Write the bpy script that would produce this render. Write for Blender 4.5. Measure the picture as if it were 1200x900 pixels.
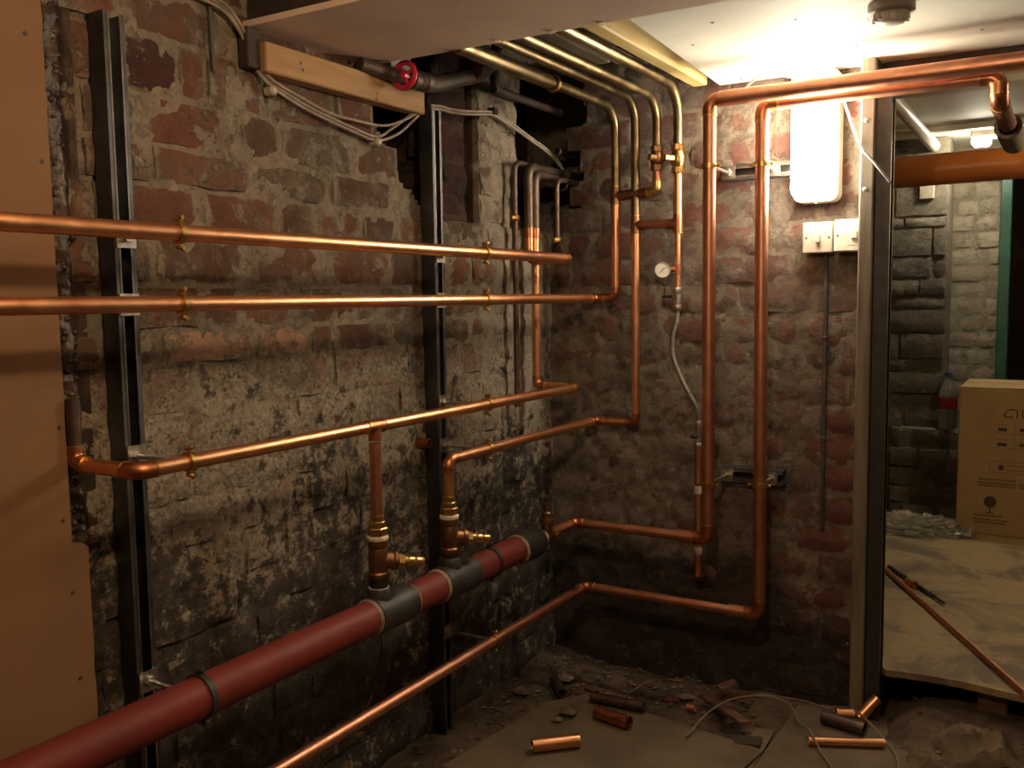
import bpy, math, random
from mathutils import Vector, Matrix, noise as mnoise
V = Vector
random.seed(7)
for o in list(bpy.data.objects):
    bpy.data.objects.remove(o)
SC = bpy.context.scene
COL = SC.collection

# ------------------------------------------------------------------ camera
F_PX, YAW, PITCH, ROLL = 1086.19, .543837, .0910375, .0138554
CAM = V((1.40, -2.53, 1.10))
fwd = V((-math.sin(YAW) * math.cos(PITCH), math.cos(YAW) * math.cos(PITCH), -math.sin(PITCH)))
rt = V((math.cos(YAW), math.sin(YAW), 0))
dn = fwd.cross(rt)
r2 = rt * math.cos(ROLL) + dn * math.sin(ROLL)
d2 = -rt * math.sin(ROLL) + dn * math.cos(ROLL)
cd = bpy.data.cameras.new('camera')
cam = bpy.data.objects.new('camera', cd)
COL.objects.link(cam)
cd.sensor_width = 36
cd.sensor_fit = 'HORIZONTAL'
cd.lens = F_PX / 1200 * 36
cd.clip_start = .02
M = Matrix((r2, -d2, -fwd)).transposed().to_4x4()
M.translation = CAM
cam.matrix_world = M
SC.camera = cam

# ------------------------------------------------------------------ world, exposure
w = bpy.data.worlds.new('world')
SC.world = w
w.use_nodes = True
w.node_tree.nodes['Background'].inputs[0].default_value = (.9, .75, .6, 1)
w.node_tree.nodes['Background'].inputs[1].default_value = .002
SC.view_settings.view_transform = 'Standard'
SC.view_settings.look = 'None'
SC.view_settings.gamma = 1
SC.view_settings.use_curve_mapping = False
SC.view_settings.exposure = 0.2
LAMP_ON_WALL = 70.0       # emission of the bulkhead lamp on the brick wall
LAMP_NEAR = 17.0           # watts of the hanging bulb above the photographer's right shoulder
LAMP_FAR = 200.0           # emission of the strip lamp in the room beyond

LAMP_BEYOND = 9.0         # watts of the far room's bulb, right of the doorway

# ------------------------------------------------------------------ materials
def nt(name):
    m = bpy.data.materials.new(name)
    m.use_nodes = True
    t = m.node_tree
    b = t.nodes['Principled BSDF']
    return m, t, b
class G:
    """small helper for node graphs"""
    def __init__(s, t):
        s.t = t; s.n = t.nodes; s.l = t.links
        g = s.n.new('ShaderNodeNewGeometry'); s.pos = g.outputs['Position']
        x = s.n.new('ShaderNodeSeparateXYZ'); s.l.new(s.pos, x.inputs[0]); s.X, s.Y, s.Z = x.outputs
    def put(s, sock, v):
        if isinstance(v, (int, float)): sock.default_value = v
        elif isinstance(v, tuple): sock.default_value = v if len(v) == 4 or sock.type == 'VECTOR' else v + (1,)
        else: s.l.new(v, sock)
    def noise(s, scale, detail=5, rough=.6, vec=None, off=0, dist=0):
        n = s.n.new('ShaderNodeTexNoise')
        if off or vec is not None:
            m = s.n.new('ShaderNodeVectorMath'); m.operation = 'ADD'
            s.l.new(vec if vec is not None else s.pos, m.inputs[0]); m.inputs[1].default_value = (off, off * .7, off * 1.3)
            s.l.new(m.outputs[0], n.inputs['Vector'])
        else: s.l.new(s.pos, n.inputs['Vector'])
        n.inputs['Scale'].default_value = scale; n.inputs['Detail'].default_value = detail
        n.inputs['Roughness'].default_value = rough; n.inputs['Distortion'].default_value = dist
        return n.outputs[0]
    def math(s, op, a, b=0, c=0, clamp=False):
        n = s.n.new('ShaderNodeMath'); n.operation = op; n.use_clamp = clamp
        s.put(n.inputs[0], a); s.put(n.inputs[1], b)
        if op == 'MULTIPLY_ADD': s.put(n.inputs[2], c)
        return n.outputs[0]
    def step(s, v, a, b):
        n = s.n.new('ShaderNodeMapRange'); n.interpolation_type = 'SMOOTHSTEP'
        s.put(n.inputs[0], v); n.inputs[1].default_value = min(a, b); n.inputs[2].default_value = max(a, b)
        n.inputs[3].default_value = 0 if a < b else 1; n.inputs[4].default_value = 1 if a < b else 0
        return n.outputs[0]
    def mix(s, f, a, b):
        n = s.n.new('ShaderNodeMix'); n.data_type = 'RGBA'
        s.put(n.inputs[0], f); s.put(n.inputs[6], a); s.put(n.inputs[7], b)
        return n.outputs[2]
    def bump(s, h, strength, dist, bsdf, prev=None):
        n = s.n.new('ShaderNodeBump'); n.inputs['Strength'].default_value = strength; n.inputs['Distance'].default_value = dist
        s.l.new(h, n.inputs['Height'])
        if prev is not None: s.l.new(prev, n.inputs['Normal'])
        if bsdf: s.l.new(n.outputs[0], bsdf.inputs['Normal'])
        return n.outputs[0]

def pm(name, c1, c2=None, scale=20, rough=.6, metal=0, bump=0, bscale=60, lo=.4, hi=.65, rough2=None, spec=None, dist=.004):
    m, t, b = nt(name); g = G(t)
    n = g.noise(scale, 6, .62)
    if c2: g.put(b.inputs['Base Color'], g.mix(g.step(n, lo, hi), c1, c2))
    else: b.inputs['Base Color'].default_value = c1 + (1,)
    b.inputs['Metallic'].default_value = metal
    if rough2 is not None:
        mr = g.n.new('ShaderNodeMapRange'); g.l.new(g.noise(scale * 1.7, 5, .6, off=3), mr.inputs[0])
        mr.inputs[1].default_value = .3; mr.inputs[2].default_value = .7; mr.inputs[3].default_value = rough; mr.inputs[4].default_value = rough2
        g.l.new(mr.outputs[0], b.inputs['Roughness'])
    else: b.inputs['Roughness'].default_value = rough
    if spec is not None: b.inputs['Specular IOR Level'].default_value = spec
    if bump: g.bump(g.noise(bscale, 6, .65, off=7), bump, dist, b)
    return m

MT = {}
MT['copper'] = pm('copper', (.90, .47, .25), (.80, .38, .19), 14, .30, 1, .05, 120, .35, .75, .42)
MT['copper_matt'] = pm('copper_matt', (.68, .32, .20), (.56, .24, .14), 18, .36, 1, .06, 120, .35, .75, .5)
MT['copper_fitting'] = pm('copper_fitting', (.60, .24, .12), (.40, .15, .08), 40, .3, 1, .1, 150, .35, .75, .5)
MT['old_copper'] = pm('old_copper', (.29, .215, .11), (.15, .105, .06), 16, .33, 1, .1, 90, .35, .7, .5)
MT['dull_pipe'] = pm('dull_pipe', (.16, .11, .08), (.08, .06, .05), 25, .4, .8, .15, 90, .35, .7, .6)
MT['brass'] = pm('brass', (.70, .48, .18), (.45, .29, .10), 50, .25, 1, .1, 150, .4, .7, .42)
MT['bronze'] = pm('bronze', (.34, .18, .09), (.22, .11, .06), 60, .35, 1, .2, 200, .4, .7, .5)
MT['ptfe'] = pm('ptfe', (.75, .68, .58), (.6, .5, .4), 80, .7)
MT['zinc'] = pm('zinc', (.62, .60, .54), (.40, .38, .33), 60, .3, 1, .1, 200, .4, .7, .45)
MT['strut'] = pm('strut', (.17, .17, .175), (.09, .088, .085), 9, .42, 1, .1, 60, .35, .7, .6)
MT['strut_glint'] = pm('strut_glint', (.62, .60, .56), (.4, .38, .35), 20, .28, 1)
MT['iron'] = pm('iron', (.09, .08, .07), (.16, .10, .07), 30, .55, .6, .4, 80)
MT['iron_coupling'] = pm('iron_coupling', (.055, .052, .046), (.035, .033, .03), 30, .5, .4, .2, 90)
MT['red_pipe'] = pm('red_pipe', (.18, .026, .020), (.14, .022, .017), 10, .5, 0, .06, 60, .35, .7, .62, .35)
MT['jute'] = pm('jute', (.34, .27, .20), (.22, .16, .11), 80, .9, 0, .4, 150)
MT['red_wheel'] = pm('red_wheel', (.62, .03, .07), (.4, .02, .05), 30, .35)
MT['plasterboard'] = pm('plasterboard', (.225, .120, .052), (.195, .103, .045), 6, .8, 0, .05, 200, .35, .7)
MT['screw'] = pm('screw', (.05, .04, .035), None, 20, .5)
MT['ceiling_paint'] = pm('ceiling_paint', (.72, .70, .60), (.55, .52, .42), 3.5, .7, 0, .12, 30, .45, .8)
MT['bulkhead_paint'] = pm('bulkhead_paint', (.74, .58, .46), (.66, .51, .40), 4, .75, 0, .08, 60)
MT['dark_wood'] = pm('dark_wood', (.05, .034, .025), (.03, .02, .016), 12, .8, 0, .3, 60)
MT['tar'] = pm('tar', (.035, .024, .018), (.085, .055, .038), 30, .30, 0, .5, 60, dist=.006)
MT['white_plastic'] = pm('white_plastic', (.62, .56, .47), (.56, .50, .42), 12, .4)
MT['cream_plastic'] = pm('cream_plastic', (.46, .39, .31), (.38, .32, .25), 14, .45)
MT['grey_plastic'] = pm('grey_plastic', (.36, .34, .31), (.3, .28, .25), 14, .5)
MT['cable'] = pm('cable', (.38, .31, .25), (.27, .22, .17), 30, .5)
MT['dark_cable'] = pm('dark_cable', (.055, .046, .04), (.09, .075, .062), 30, .55)
MT['grey_cable'] = pm('grey_cable', (.32, .31, .30), (.24, .23, .22), 30, .45)
MT['black'] = pm('black', (.012, .011, .010), None, 20, .6)
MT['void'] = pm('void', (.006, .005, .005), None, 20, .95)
MT['orange'] = pm('orange', (.60, .20, .045), (.52, .17, .04), 8, .35, 0, .03, 60)
MT['foam'] = pm('foam', (.30, .26, .22), (.22, .19, .16), 40, .9, 0, .5, 150)
MT['rust_wrap'] = pm('rust_wrap', (.28, .12, .07), (.18, .075, .05), 60, .7, .2, .5, 120)
MT['cardboard'] = pm('cardboard', (.37, .25, .115), (.33, .22, .10), 7, .85, 0, .05, 90)
MT['ink'] = pm('ink', (.045, .03, .02), (.075, .05, .03), 60, .8)
MT['faint_ink'] = pm('faint_ink', (.16, .10, .045), (.2, .125, .06), 60, .8)
MT['green_paint'] = pm('green_paint', (.022, .085, .055), (.015, .06, .04), 10, .35, 0, .1, 60)
MT['hose'] = pm('hose', (.30, .29, .24), (.20, .19, .16), 120, .35, .6, .5, 300)
MT['label_white'] = pm('label_white', (.62, .53, .45), (.5, .42, .35), 50, .7)
MT['rubble'] = pm('rubble', (.10, .072, .048), (.22, .17, .12), 25, .95, 0, .6, 80)
MT['rubble_brick'] = pm('rubble_brick', (.12, .05, .032), (.08, .042, .03), 25, .95, 0, .6, 80)
MT['paper'] = pm('paper', (.15, .11, .07), (.09, .065, .042), 14, .9, 0, .4, 60)
MT['sheet'] = pm('sheet', (.145, .11, .07), (.095, .072, .046), 5, .8, 0, .15, 40, .4, .65)
MT['steel'] = pm('steel', (.12, .11, .10), (.07, .06, .055), 40, .4, .9)
MT['wire'] = pm('wire', (.24, .18, .13), (.16, .12, .085), 60, .6)

def wood(name, c1, c2, axis):
    m, t, b = nt(name); g = G(t)
    mp = g.n.new('ShaderNodeMapping'); g.l.new(g.pos, mp.inputs[0])
    sc = [30, 30, 30]; sc[axis] = 2.5; mp.inputs['Scale'].default_value = sc
    n = g.n.new('ShaderNodeTexNoise'); g.l.new(mp.outputs[0], n.inputs['Vector']); n.inputs['Scale'].default_value = 1.6
    n.inputs['Detail'].default_value = 5
    g.put(b.inputs['Base Color'], g.mix(g.step(n.outputs[0], .35, .65), c1, c2)); b.inputs['Roughness'].default_value = .7
    g.bump(n.outputs[0], .3, .003, b)
    return m
MT['pine'] = wood('pine', (.44, .26, .11), (.35, .195, .08), 1)
MT['joist_pine'] = wood('joist_pine', (.62, .47, .20), (.50, .36, .13), 1)
MT['grey_timber'] = wood('grey_timber', (.22, .18, .13), (.14, .115, .085), 2)
MT['lath'] = wood('lath', (.36, .30, .21), (.24, .19, .13), 1)
MT['plank'] = wood('plank', (.17, .09, .055), (.10, .055, .035), 0)

def glass(name, col, rough, alpha_mix):
    m, t, b = nt(name)
    b.inputs['Base Color'].default_value = col + (1,); b.inputs['Roughness'].default_value = rough
    b.inputs['Transmission Weight'].default_value = alpha_mix; b.inputs['IOR'].default_value = 1.25
    return m
MT['clear_plastic'] = glass('clear_plastic', (.85, .84, .80), .12, .9)
MT['bottle_plastic'] = glass('bottle_plastic', (.55, .55, .48), .08, .85)
MT['film'] = glass('film', (.92, .92, .88), .16, .93)

def emis(name, col, s):
    m, t, b = nt(name)
    b.inputs['Base Color'].default_value = (.8, .8, .8, 1)
    b.inputs['Emission Color'].default_value = col + (1,); b.inputs['Emission Strength'].default_value = s
    return m
MT['lamp_lens'] = emis('lamp_lens', (1, .88, .68), LAMP_ON_WALL)
MT['far_lens'] = emis('far_lens', (1, .90, .70), LAMP_FAR)

def brick_mat(name, which, mortar, tone=None):
    """weathered masonry in world space: brick or mortar base, limewash remains, soot and salt stains"""
    m, t, b = nt(name); g = G(t)
    big = g.noise(3.2, 3, .55, off=11); mid = g.noise(11, 8, .70, off=2, dist=.25); fine = g.noise(38, 8, .72, off=5)
    fine2 = g.noise(95, 6, .7, off=9); blot = g.noise(26, 10, .76, off=17, dist=.2); soft = g.noise(6, 6, .6, off=23)
    oi = g.n.new('ShaderNodeObjectInfo'); rnd = oi.outputs['Random']
    if which == 'left':
        pal = [(.185, .082, .052), (.125, .068, .048), (.225, .098, .062), (.150, .105, .072)]
        cm = (.38, .315, .235); cw = (.40, .335, .255)
    elif which == 'back':
        pal = [(.185, .076, .058), (.135, .064, .052), (.20, .078, .058), (.155, .095, .074)]
        cm = (.27, .215, .160); cw = (.31, .255, .195)
    elif which == 'far':
        pal = [(.16, .135, .10), (.11, .095, .072), (.13, .11, .08), (.19, .16, .12)]; cm = (.22, .19, .14); cw = (.30, .265, .20)  # darker palette puts the far wall's shade into the brick colour
    else:
        pal = [(.34, .29, .21), (.27, .225, .16), (.30, .21, .15), (.36, .315, .23)]; cm = (.26, .22, .155); cw = (.40, .355, .26)  # paler palette puts the light on the pier into the brick colour
    if tone: pal = [tone] * 4
    if mortar:
        col = g.mix(g.step(fine, .35, .7), cm, tuple(x * .6 for x in cm))
        edge = 0
    else:
        r_ = g.n.new('ShaderNodeValToRGB'); r_.color_ramp.interpolation = 'CONSTANT'
        g.l.new(rnd, r_.inputs[0])
        e = r_.color_ramp.elements
        e[0].position = 0; e[0].color = pal[0] + (1,); e[1].position = .3; e[1].color = pal[1] + (1,)
        for p_, c_ in ((.55, pal[2]), (.8, pal[3])):
            x = e.new(p_); x.color = c_ + (1,)
        col = g.mix(g.math('MULTIPLY', g.step(fine, .42, .74), .6), r_.outputs[0], tuple(x * .42 for x in pal[0]))
        col = g.mix(g.math('MULTIPLY', g.step(soft, .45, .65), .35), col, tuple(x * .9 for x in pal[3]))
        tc = g.n.new('ShaderNodeTexCoord'); sx = g.n.new('ShaderNodeSeparateXYZ'); g.l.new(tc.outputs['Generated'], sx.inputs[0])
        ex = g.math('MULTIPLY', g.math('ABSOLUTE', g.math('SUBTRACT', sx.outputs[0], .5)), 2)
        ez = g.math('MULTIPLY', g.math('ABSOLUTE', g.math('SUBTRACT', sx.outputs[2], .5)), 2)
        ez = g.math('MULTIPLY', ez, .93)
        ed = g.math('ADD', g.math('MAXIMUM', ex, ez), g.math('MULTIPLY', g.math('SUBTRACT', mid, .5), 1.1))
        edge = g.step(ed, .78, .92)
        col = g.mix(g.math('MULTIPLY', edge, .9), col, g.mix(g.step(fine2, .3, .7), cm, tuple(x * .65 for x in cm)))
    # limewash / plaster remains: a thin veil and crisper flakes
    sh = .0
    thr = mid
    if which == 'left':
        thr = g.math('ADD', thr, g.math('MULTIPLY', g.step(g.Y, -.315, -.295), .14))
    elif which == 'back':
        thr = g.math('SUBTRACT', thr, g.math('MULTIPLY', g.step(g.X, .66, .80), .035))
        thr = g.math('ADD', thr, .035)
        skim = g.math('MULTIPLY', g.step(g.X, .70, .50), g.step(g.Z, 1.10, .85))
        thr = g.math('ADD', thr, g.math('MULTIPLY', skim, .055))
    if not mortar: thr = g.math('ADD', thr, g.math('MULTIPLY', g.math('SUBTRACT', rnd, .5), .09))
    wcol = g.mix(g.step(blot, .34, .68), cw, tuple(x * .6 for x in cw))
    veil = g.math('MULTIPLY', g.step(thr, .42, .66), .35 if tone else 1)
    wm = g.step(g.math('ADD', thr, g.math('MULTIPLY', g.math('SUBTRACT', blot, .5), .35)), .545, .60)
    col = g.mix(g.math('MULTIPLY', veil, .55), col, wcol)
    col = g.mix(g.math('MULTIPLY', wm, .8), col, wcol)
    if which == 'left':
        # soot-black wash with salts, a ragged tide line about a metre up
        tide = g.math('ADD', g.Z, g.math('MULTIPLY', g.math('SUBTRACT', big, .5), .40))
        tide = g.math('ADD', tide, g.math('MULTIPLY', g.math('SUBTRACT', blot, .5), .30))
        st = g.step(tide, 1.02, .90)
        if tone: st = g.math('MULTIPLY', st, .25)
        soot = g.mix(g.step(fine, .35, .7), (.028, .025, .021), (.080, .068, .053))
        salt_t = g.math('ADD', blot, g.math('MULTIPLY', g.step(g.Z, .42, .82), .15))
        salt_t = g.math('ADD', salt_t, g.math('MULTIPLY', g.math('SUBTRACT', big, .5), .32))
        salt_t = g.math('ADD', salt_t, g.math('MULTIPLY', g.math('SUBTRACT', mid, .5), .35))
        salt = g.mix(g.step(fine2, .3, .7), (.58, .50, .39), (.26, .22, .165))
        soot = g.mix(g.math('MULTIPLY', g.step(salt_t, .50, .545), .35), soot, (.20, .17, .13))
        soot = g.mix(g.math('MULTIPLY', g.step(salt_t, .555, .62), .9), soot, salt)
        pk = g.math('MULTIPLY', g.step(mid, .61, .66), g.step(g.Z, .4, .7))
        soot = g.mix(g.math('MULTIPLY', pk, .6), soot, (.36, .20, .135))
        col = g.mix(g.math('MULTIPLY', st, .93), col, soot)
        # grey-green patina patches above
        col = g.mix(g.math('MULTIPLY', g.step(g.noise(7, 5, .6, off=31), .50, .66), .12 if tone else .5), col, (.135, .118, .092))
        flk = g.math('MULTIPLY', g.step(g.math('ADD', fine, g.math('MULTIPLY', g.math('SUBTRACT', mid, .5), .6)), .60, .64), g.step(g.Z, .8, 1.0))
        col = g.mix(g.math('MULTIPLY', flk, .55), col, (.42, .36, .275))
        # raw sooty core where the face is broken away
        col = g.mix(g.math('MULTIPLY', g.step(g.X, -.060, -.067), .9), col, g.mix(g.step(mid, .4, .6), (.075, .032, .026), (.030, .018, .015)))
    if which == 'back':
        tide = g.math('ADD', g.Z, g.math('MULTIPLY', g.math('SUBTRACT', big, .5), .5))
        tide = g.math('ADD', tide, g.math('MULTIPLY', g.math('SUBTRACT', blot, .5), .3))
        tide = g.math('ADD', tide, g.math('MULTIPLY', g.step(g.X, .62, .80), .16))
        st = g.step(tide, .38, .22)
        soot = g.mix(g.step(fine, .35, .7), (.030, .025, .021), (.064, .050, .038))
        soot = g.mix(g.math('MULTIPLY', g.step(blot, .58, .66), .7), soot, (.22, .165, .115))
        col = g.mix(g.math('MULTIPLY', st, .92), col, soot)
        col = g.mix(g.math('MULTIPLY', g.step(g.noise(8, 5, .6, off=41), .50, .68), .55), col, (.115, .088, .066))
    g.put(b.inputs['Base Color'], col)
    b.inputs['Roughness'].default_value = .88
    b.inputs['Specular IOR Level'].default_value = .25
    b1 = g.bump(blot, .9, .016, None)
    b1 = g.bump(wm, .5, .004, None, b1)
    if not mortar: b1 = g.bump(edge, .5 if which == 'left' else .25, .004, None, b1)
    g.bump(fine2, .5, .004, b, b1)
    return m
MT['brick_pink'] = brick_mat('brick_pink', 'left', False, (.52, .31, .215))
MT['brick_red'] = brick_mat('brick_red', 'left', False, (.215, .085, .055))
MT['brick_dark'] = brick_mat('brick_dark', 'left', False, (.085, .036, .030))
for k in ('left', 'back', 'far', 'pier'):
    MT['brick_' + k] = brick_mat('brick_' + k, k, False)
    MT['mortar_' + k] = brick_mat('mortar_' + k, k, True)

def earth_mat():
    m, t, b = nt('earth'); g = G(t)
    n = g.noise(9, 8, .7); f = g.noise(50, 7, .7, off=4)
    c = g.mix(g.step(n, .4, .62), (.060, .041, .028), (.135, .095, .062))
    c = g.mix(g.math('MULTIPLY', g.step(f, .56, .68), .6), c, (.19, .14, .095))
    g.put(b.inputs['Base Color'], c); b.inputs['Roughness'].default_value = .95
    g.bump(f, .8, .012, b)
    return m
MT['earth'] = earth_mat()
def chip_mat():
    m, t, b = nt('chipboard'); g = G(t)
    n = g.noise(2.6, 6, .65, off=3.4, dist=.6); f = g.noise(60, 5, .7)
    c = g.mix(g.step(f, .3, .7), (.37, .275, .135), (.29, .21, .10))
    c = g.mix(g.math('MULTIPLY', g.step(n, .47, .60), .85), c, (.115, .088, .064))
    g.put(b.inputs['Base Color'], c); b.inputs['Roughness'].default_value = .6
    g.bump(f, .25, .003, b)
    return m
MT['chipboard'] = chip_mat()

# ------------------------------------------------------------------ mesh helpers
ORG = {}
def perp(d):
    d = d.normalized()
    a = V((0, 0, 1)) if abs(d.z) < .9 else V((1, 0, 0))
    u = d.cross(a).normalized()
    return u, d.cross(u).normalized()
class MB:
    def __init__(s): s.v = []; s.f = []
    def add(s, vs, fs):
        k = len(s.v); s.v += [V(x) for x in vs]; s.f += [tuple(i + k for i in f) for f in fs]; return s
    def box(s, a, b, rot=None, piv=None):
        (x0, y0, z0), (x1, y1, z1) = a, b
        vs = [V(p) for p in ((x0, y0, z0), (x1, y0, z0), (x1, y1, z0), (x0, y1, z0), (x0, y0, z1), (x1, y0, z1), (x1, y1, z1), (x0, y1, z1))]
        if rot is not None: vs = [rot @ (p - piv) + piv for p in vs]
        return s.add(vs, [(0, 3, 2, 1), (4, 5, 6, 7), (0, 1, 5, 4), (1, 2, 6, 5), (2, 3, 7, 6), (3, 0, 4, 7)])
    def bbox(s, a, b, e=.003):
        """box with chamfered edges"""
        c = [(a[i] + b[i]) / 2 for i in range(3)]; h = [abs(b[i] - a[i]) / 2 for i in range(3)]
        vs = []; idx = {}
        for sx in (-1, 1):
            for sy in (-1, 1):
                for sz in (-1, 1):
                    for k in range(3):
                        p = [sx * h[0], sy * h[1], sz * h[2]]
                        for j in range(3):
                            if j != k: p[j] -= (sx, sy, sz)[j] * e
                        idx[(sx, sy, sz, k)] = len(vs); vs.append(V([c[i] + p[i] for i in range(3)]))
        fs = []
        for k in range(3):
            i, j = (k + 1) % 3, (k + 2) % 3
            for sg in (-1, 1):
                q = []
                for si, sj in ((-1, -1), (1, -1), (1, 1), (-1, 1)):
                    t = [0, 0, 0]; t[k] = sg; t[i] = si; t[j] = sj; q.append(idx[(*t, k)])
                fs.append(tuple(q if sg > 0 else q[::-1]))
        for k in range(3):
            i, j = (k + 1) % 3, (k + 2) % 3
            for si in (-1, 1):
                for sj in (-1, 1):
                    q = []
                    for sk in (-1, 1):
                        t = [0, 0, 0]; t[k] = sk; t[i] = si; t[j] = sj
                        q += [idx[(*t, i)], idx[(*t, j)]] if sk < 0 else [idx[(*t, j)], idx[(*t, i)]]
                    fs.append(tuple(q if si * sj > 0 else q[::-1]))
        for sx in (-1, 1):
            for sy in (-1, 1):
                for sz in (-1, 1):
                    q = [idx[(sx, sy, sz, k)] for k in range(3)]
                    fs.append(tuple(q if sx * sy * sz > 0 else q[::-1]))
        return s.add(vs, fs)
    def lathe(s, p0, d, prof, seg=18, cap0=True, cap1=True, phase=0):
        """prof: list of (t, r) along axis d from p0"""
        p0 = V(p0); d = V(d).normalized(); u, w_ = perp(d); k = len(s.v)
        for t, r in prof:
            for i in range(seg):
                a = 2 * math.pi * i / seg + phase
                s.v.append(p0 + d * t + (u * math.cos(a) + w_ * math.sin(a)) * r)
        for j in range(len(prof) - 1):
            for i in range(seg):
                a0 = k + j * seg + i; a1 = k + j * seg + (i + 1) % seg
                s.f.append((a0, a1, a1 + seg, a0 + seg))
        if cap0: s.f.append(tuple(k + i for i in range(seg))[::-1])
        if cap1: s.f.append(tuple(k + (len(prof) - 1) * seg + i for i in range(seg)))
        return s
    def cyl(s, a, b, r, seg=18, r1=None):
        a = V(a); b = V(b)
        return s.lathe(a, b - a, [(0, r), ((b - a).length, r if r1 is None else r1)], seg)
    def hollow(s, a, b, r, t=.0015, seg=20):
        a = V(a); b = V(b); L = (b - a).length
        return s.lathe(a, b - a, [(0, r - t), (0, r), (L, r), (L, r - t), (L * .02, r - t)], seg, False, False)
    def sweep(s, pts, r, seg=14, cap=True, rfun=None, closed=False):
        pts = [V(p) for p in pts]; n = len(pts); k = len(s.v); N = None
        for i, p in enumerate(pts):
            if closed: tg = (pts[(i + 1) % n] - pts[i - 1]).normalized()
            else: tg = (pts[min(i + 1, n - 1)] - pts[max(i - 1, 0)]).normalized()
            if N is None: N = perp(tg)[0]
            N = (N - tg * N.dot(tg)).normalized(); B = tg.cross(N)
            rr = rfun(i / (n - 1)) if rfun else r
            for j in range(seg):
                a = 2 * math.pi * j / seg
                s.v.append(p + (N * math.cos(a) + B * math.sin(a)) * rr)
        for i in range(n if closed else n - 1):
            for j in range(seg):
                a0 = k + i * seg + j; a1 = k + i * seg + (j + 1) % seg
                b0 = k + ((i + 1) % n) * seg + j; b1 = k + ((i + 1) % n) * seg + (j + 1) % seg
                s.f.append((a0, a1, b1, b0))
        if cap and not closed:
            s.f.append(tuple(k + j for j in range(seg))[::-1]); s.f.append(tuple(k + (n - 1) * seg + j for j in range(seg)))
        return s
    def extrude(s, prof, o, u, v_, w_, L):
        """closed 2-d profile along w_"""
        o, u, v_, w_ = V(o), V(u), V(v_), V(w_); n = len(prof); k = len(s.v)
        for t in (0, L):
            for a, b in prof: s.v.append(o + u * a + v_ * b + w_ * t)
        for i in range(n): s.f.append((k + i, k + (i + 1) % n, k + n + (i + 1) % n, k + n + i))
        s.f.append(tuple(k + i for i in range(n))[::-1]); s.f.append(tuple(k + n + i for i in range(n)))
        return s
    def torus(s, c, axis, R, r, seg=24, sub=8):
        u, w_ = perp(V(axis))
        return s.sweep([V(c) + (u * math.cos(2 * math.pi * i / seg) + w_ * math.sin(2 * math.pi * i / seg)) * R for i in range(seg)], r, sub, closed=True)
    def build(s, name, m, parent=None, origin=None, angle=35):
        me = bpy.data.meshes.new(name)
        if parent is not None: og = ORG[parent]
        else:
            lo = [min(p[i] for p in s.v) for i in range(3)]; hi = [max(p[i] for p in s.v) for i in range(3)]
            og = V(((lo[0] + hi[0]) / 2, (lo[1] + hi[1]) / 2, lo[2])) if origin is None else V(origin)
        me.from_pydata([p - og for p in s.v], [], s.f)
        me.polygons.foreach_set('use_smooth', [True] * len(me.polygons))
        me.set_sharp_from_angle(angle=math.radians(angle))
        me.materials.append(MT[m] if isinstance(m, str) else m)
        o = bpy.data.objects.new(name, me); COL.objects.link(o)
        if parent is not None: o.parent = parent; ORG[o] = og
        else: o.location = og; ORG[o] = og
        return o
def fillet(pts, rad, n=7):
    pts = [V(p) for p in pts]; out = [pts[0]]
    for i in range(1, len(pts) - 1):
        a = (pts[i - 1] - pts[i]).normalized(); b = (pts[i + 1] - pts[i]).normalized()
        for k in range(n + 1):
            t = k / n * math.pi / 2
            # quarter arc between a and b directions (right-angle corners)
            out.append(pts[i] + a * rad * (1 - math.sin(t)) + b * rad * (1 - math.cos(t)))
    out.append(pts[-1]); return out
def spline(pts, n=8):
    pts = [V(p) for p in pts]; P = [pts[0] * 2 - pts[1]] + pts + [pts[-1] * 2 - pts[-2]]; out = []
    for i in range(1, len(P) - 2):
        for k in range(n):
            t = k / n
            out.append(.5 * ((2 * P[i]) + (P[i + 1] - P[i - 1]) * t + (2 * P[i - 1] - 5 * P[i] + 4 * P[i + 1] - P[i + 2]) * t * t + (3 * P[i] - P[i - 1] - 3 * P[i + 1] + P[i + 2]) * t ** 3))
    out.append(pts[-1]); return out
def tag(o, label, cat, group=None, kind=None):
    if label: o['label'] = label
    if cat: o['category'] = cat
    if group: o['group'] = group
    if kind: o['kind'] = kind
    return o
def thing(name, loc, label, cat, group=None):
    o = bpy.data.objects.new(name, None); o.empty_display_size = .05; o.location = loc; COL.objects.link(o); ORG[o] = V(loc)
    return tag(o, label, cat, group)
def struct(o): o['kind'] = 'structure'; return o

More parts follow.
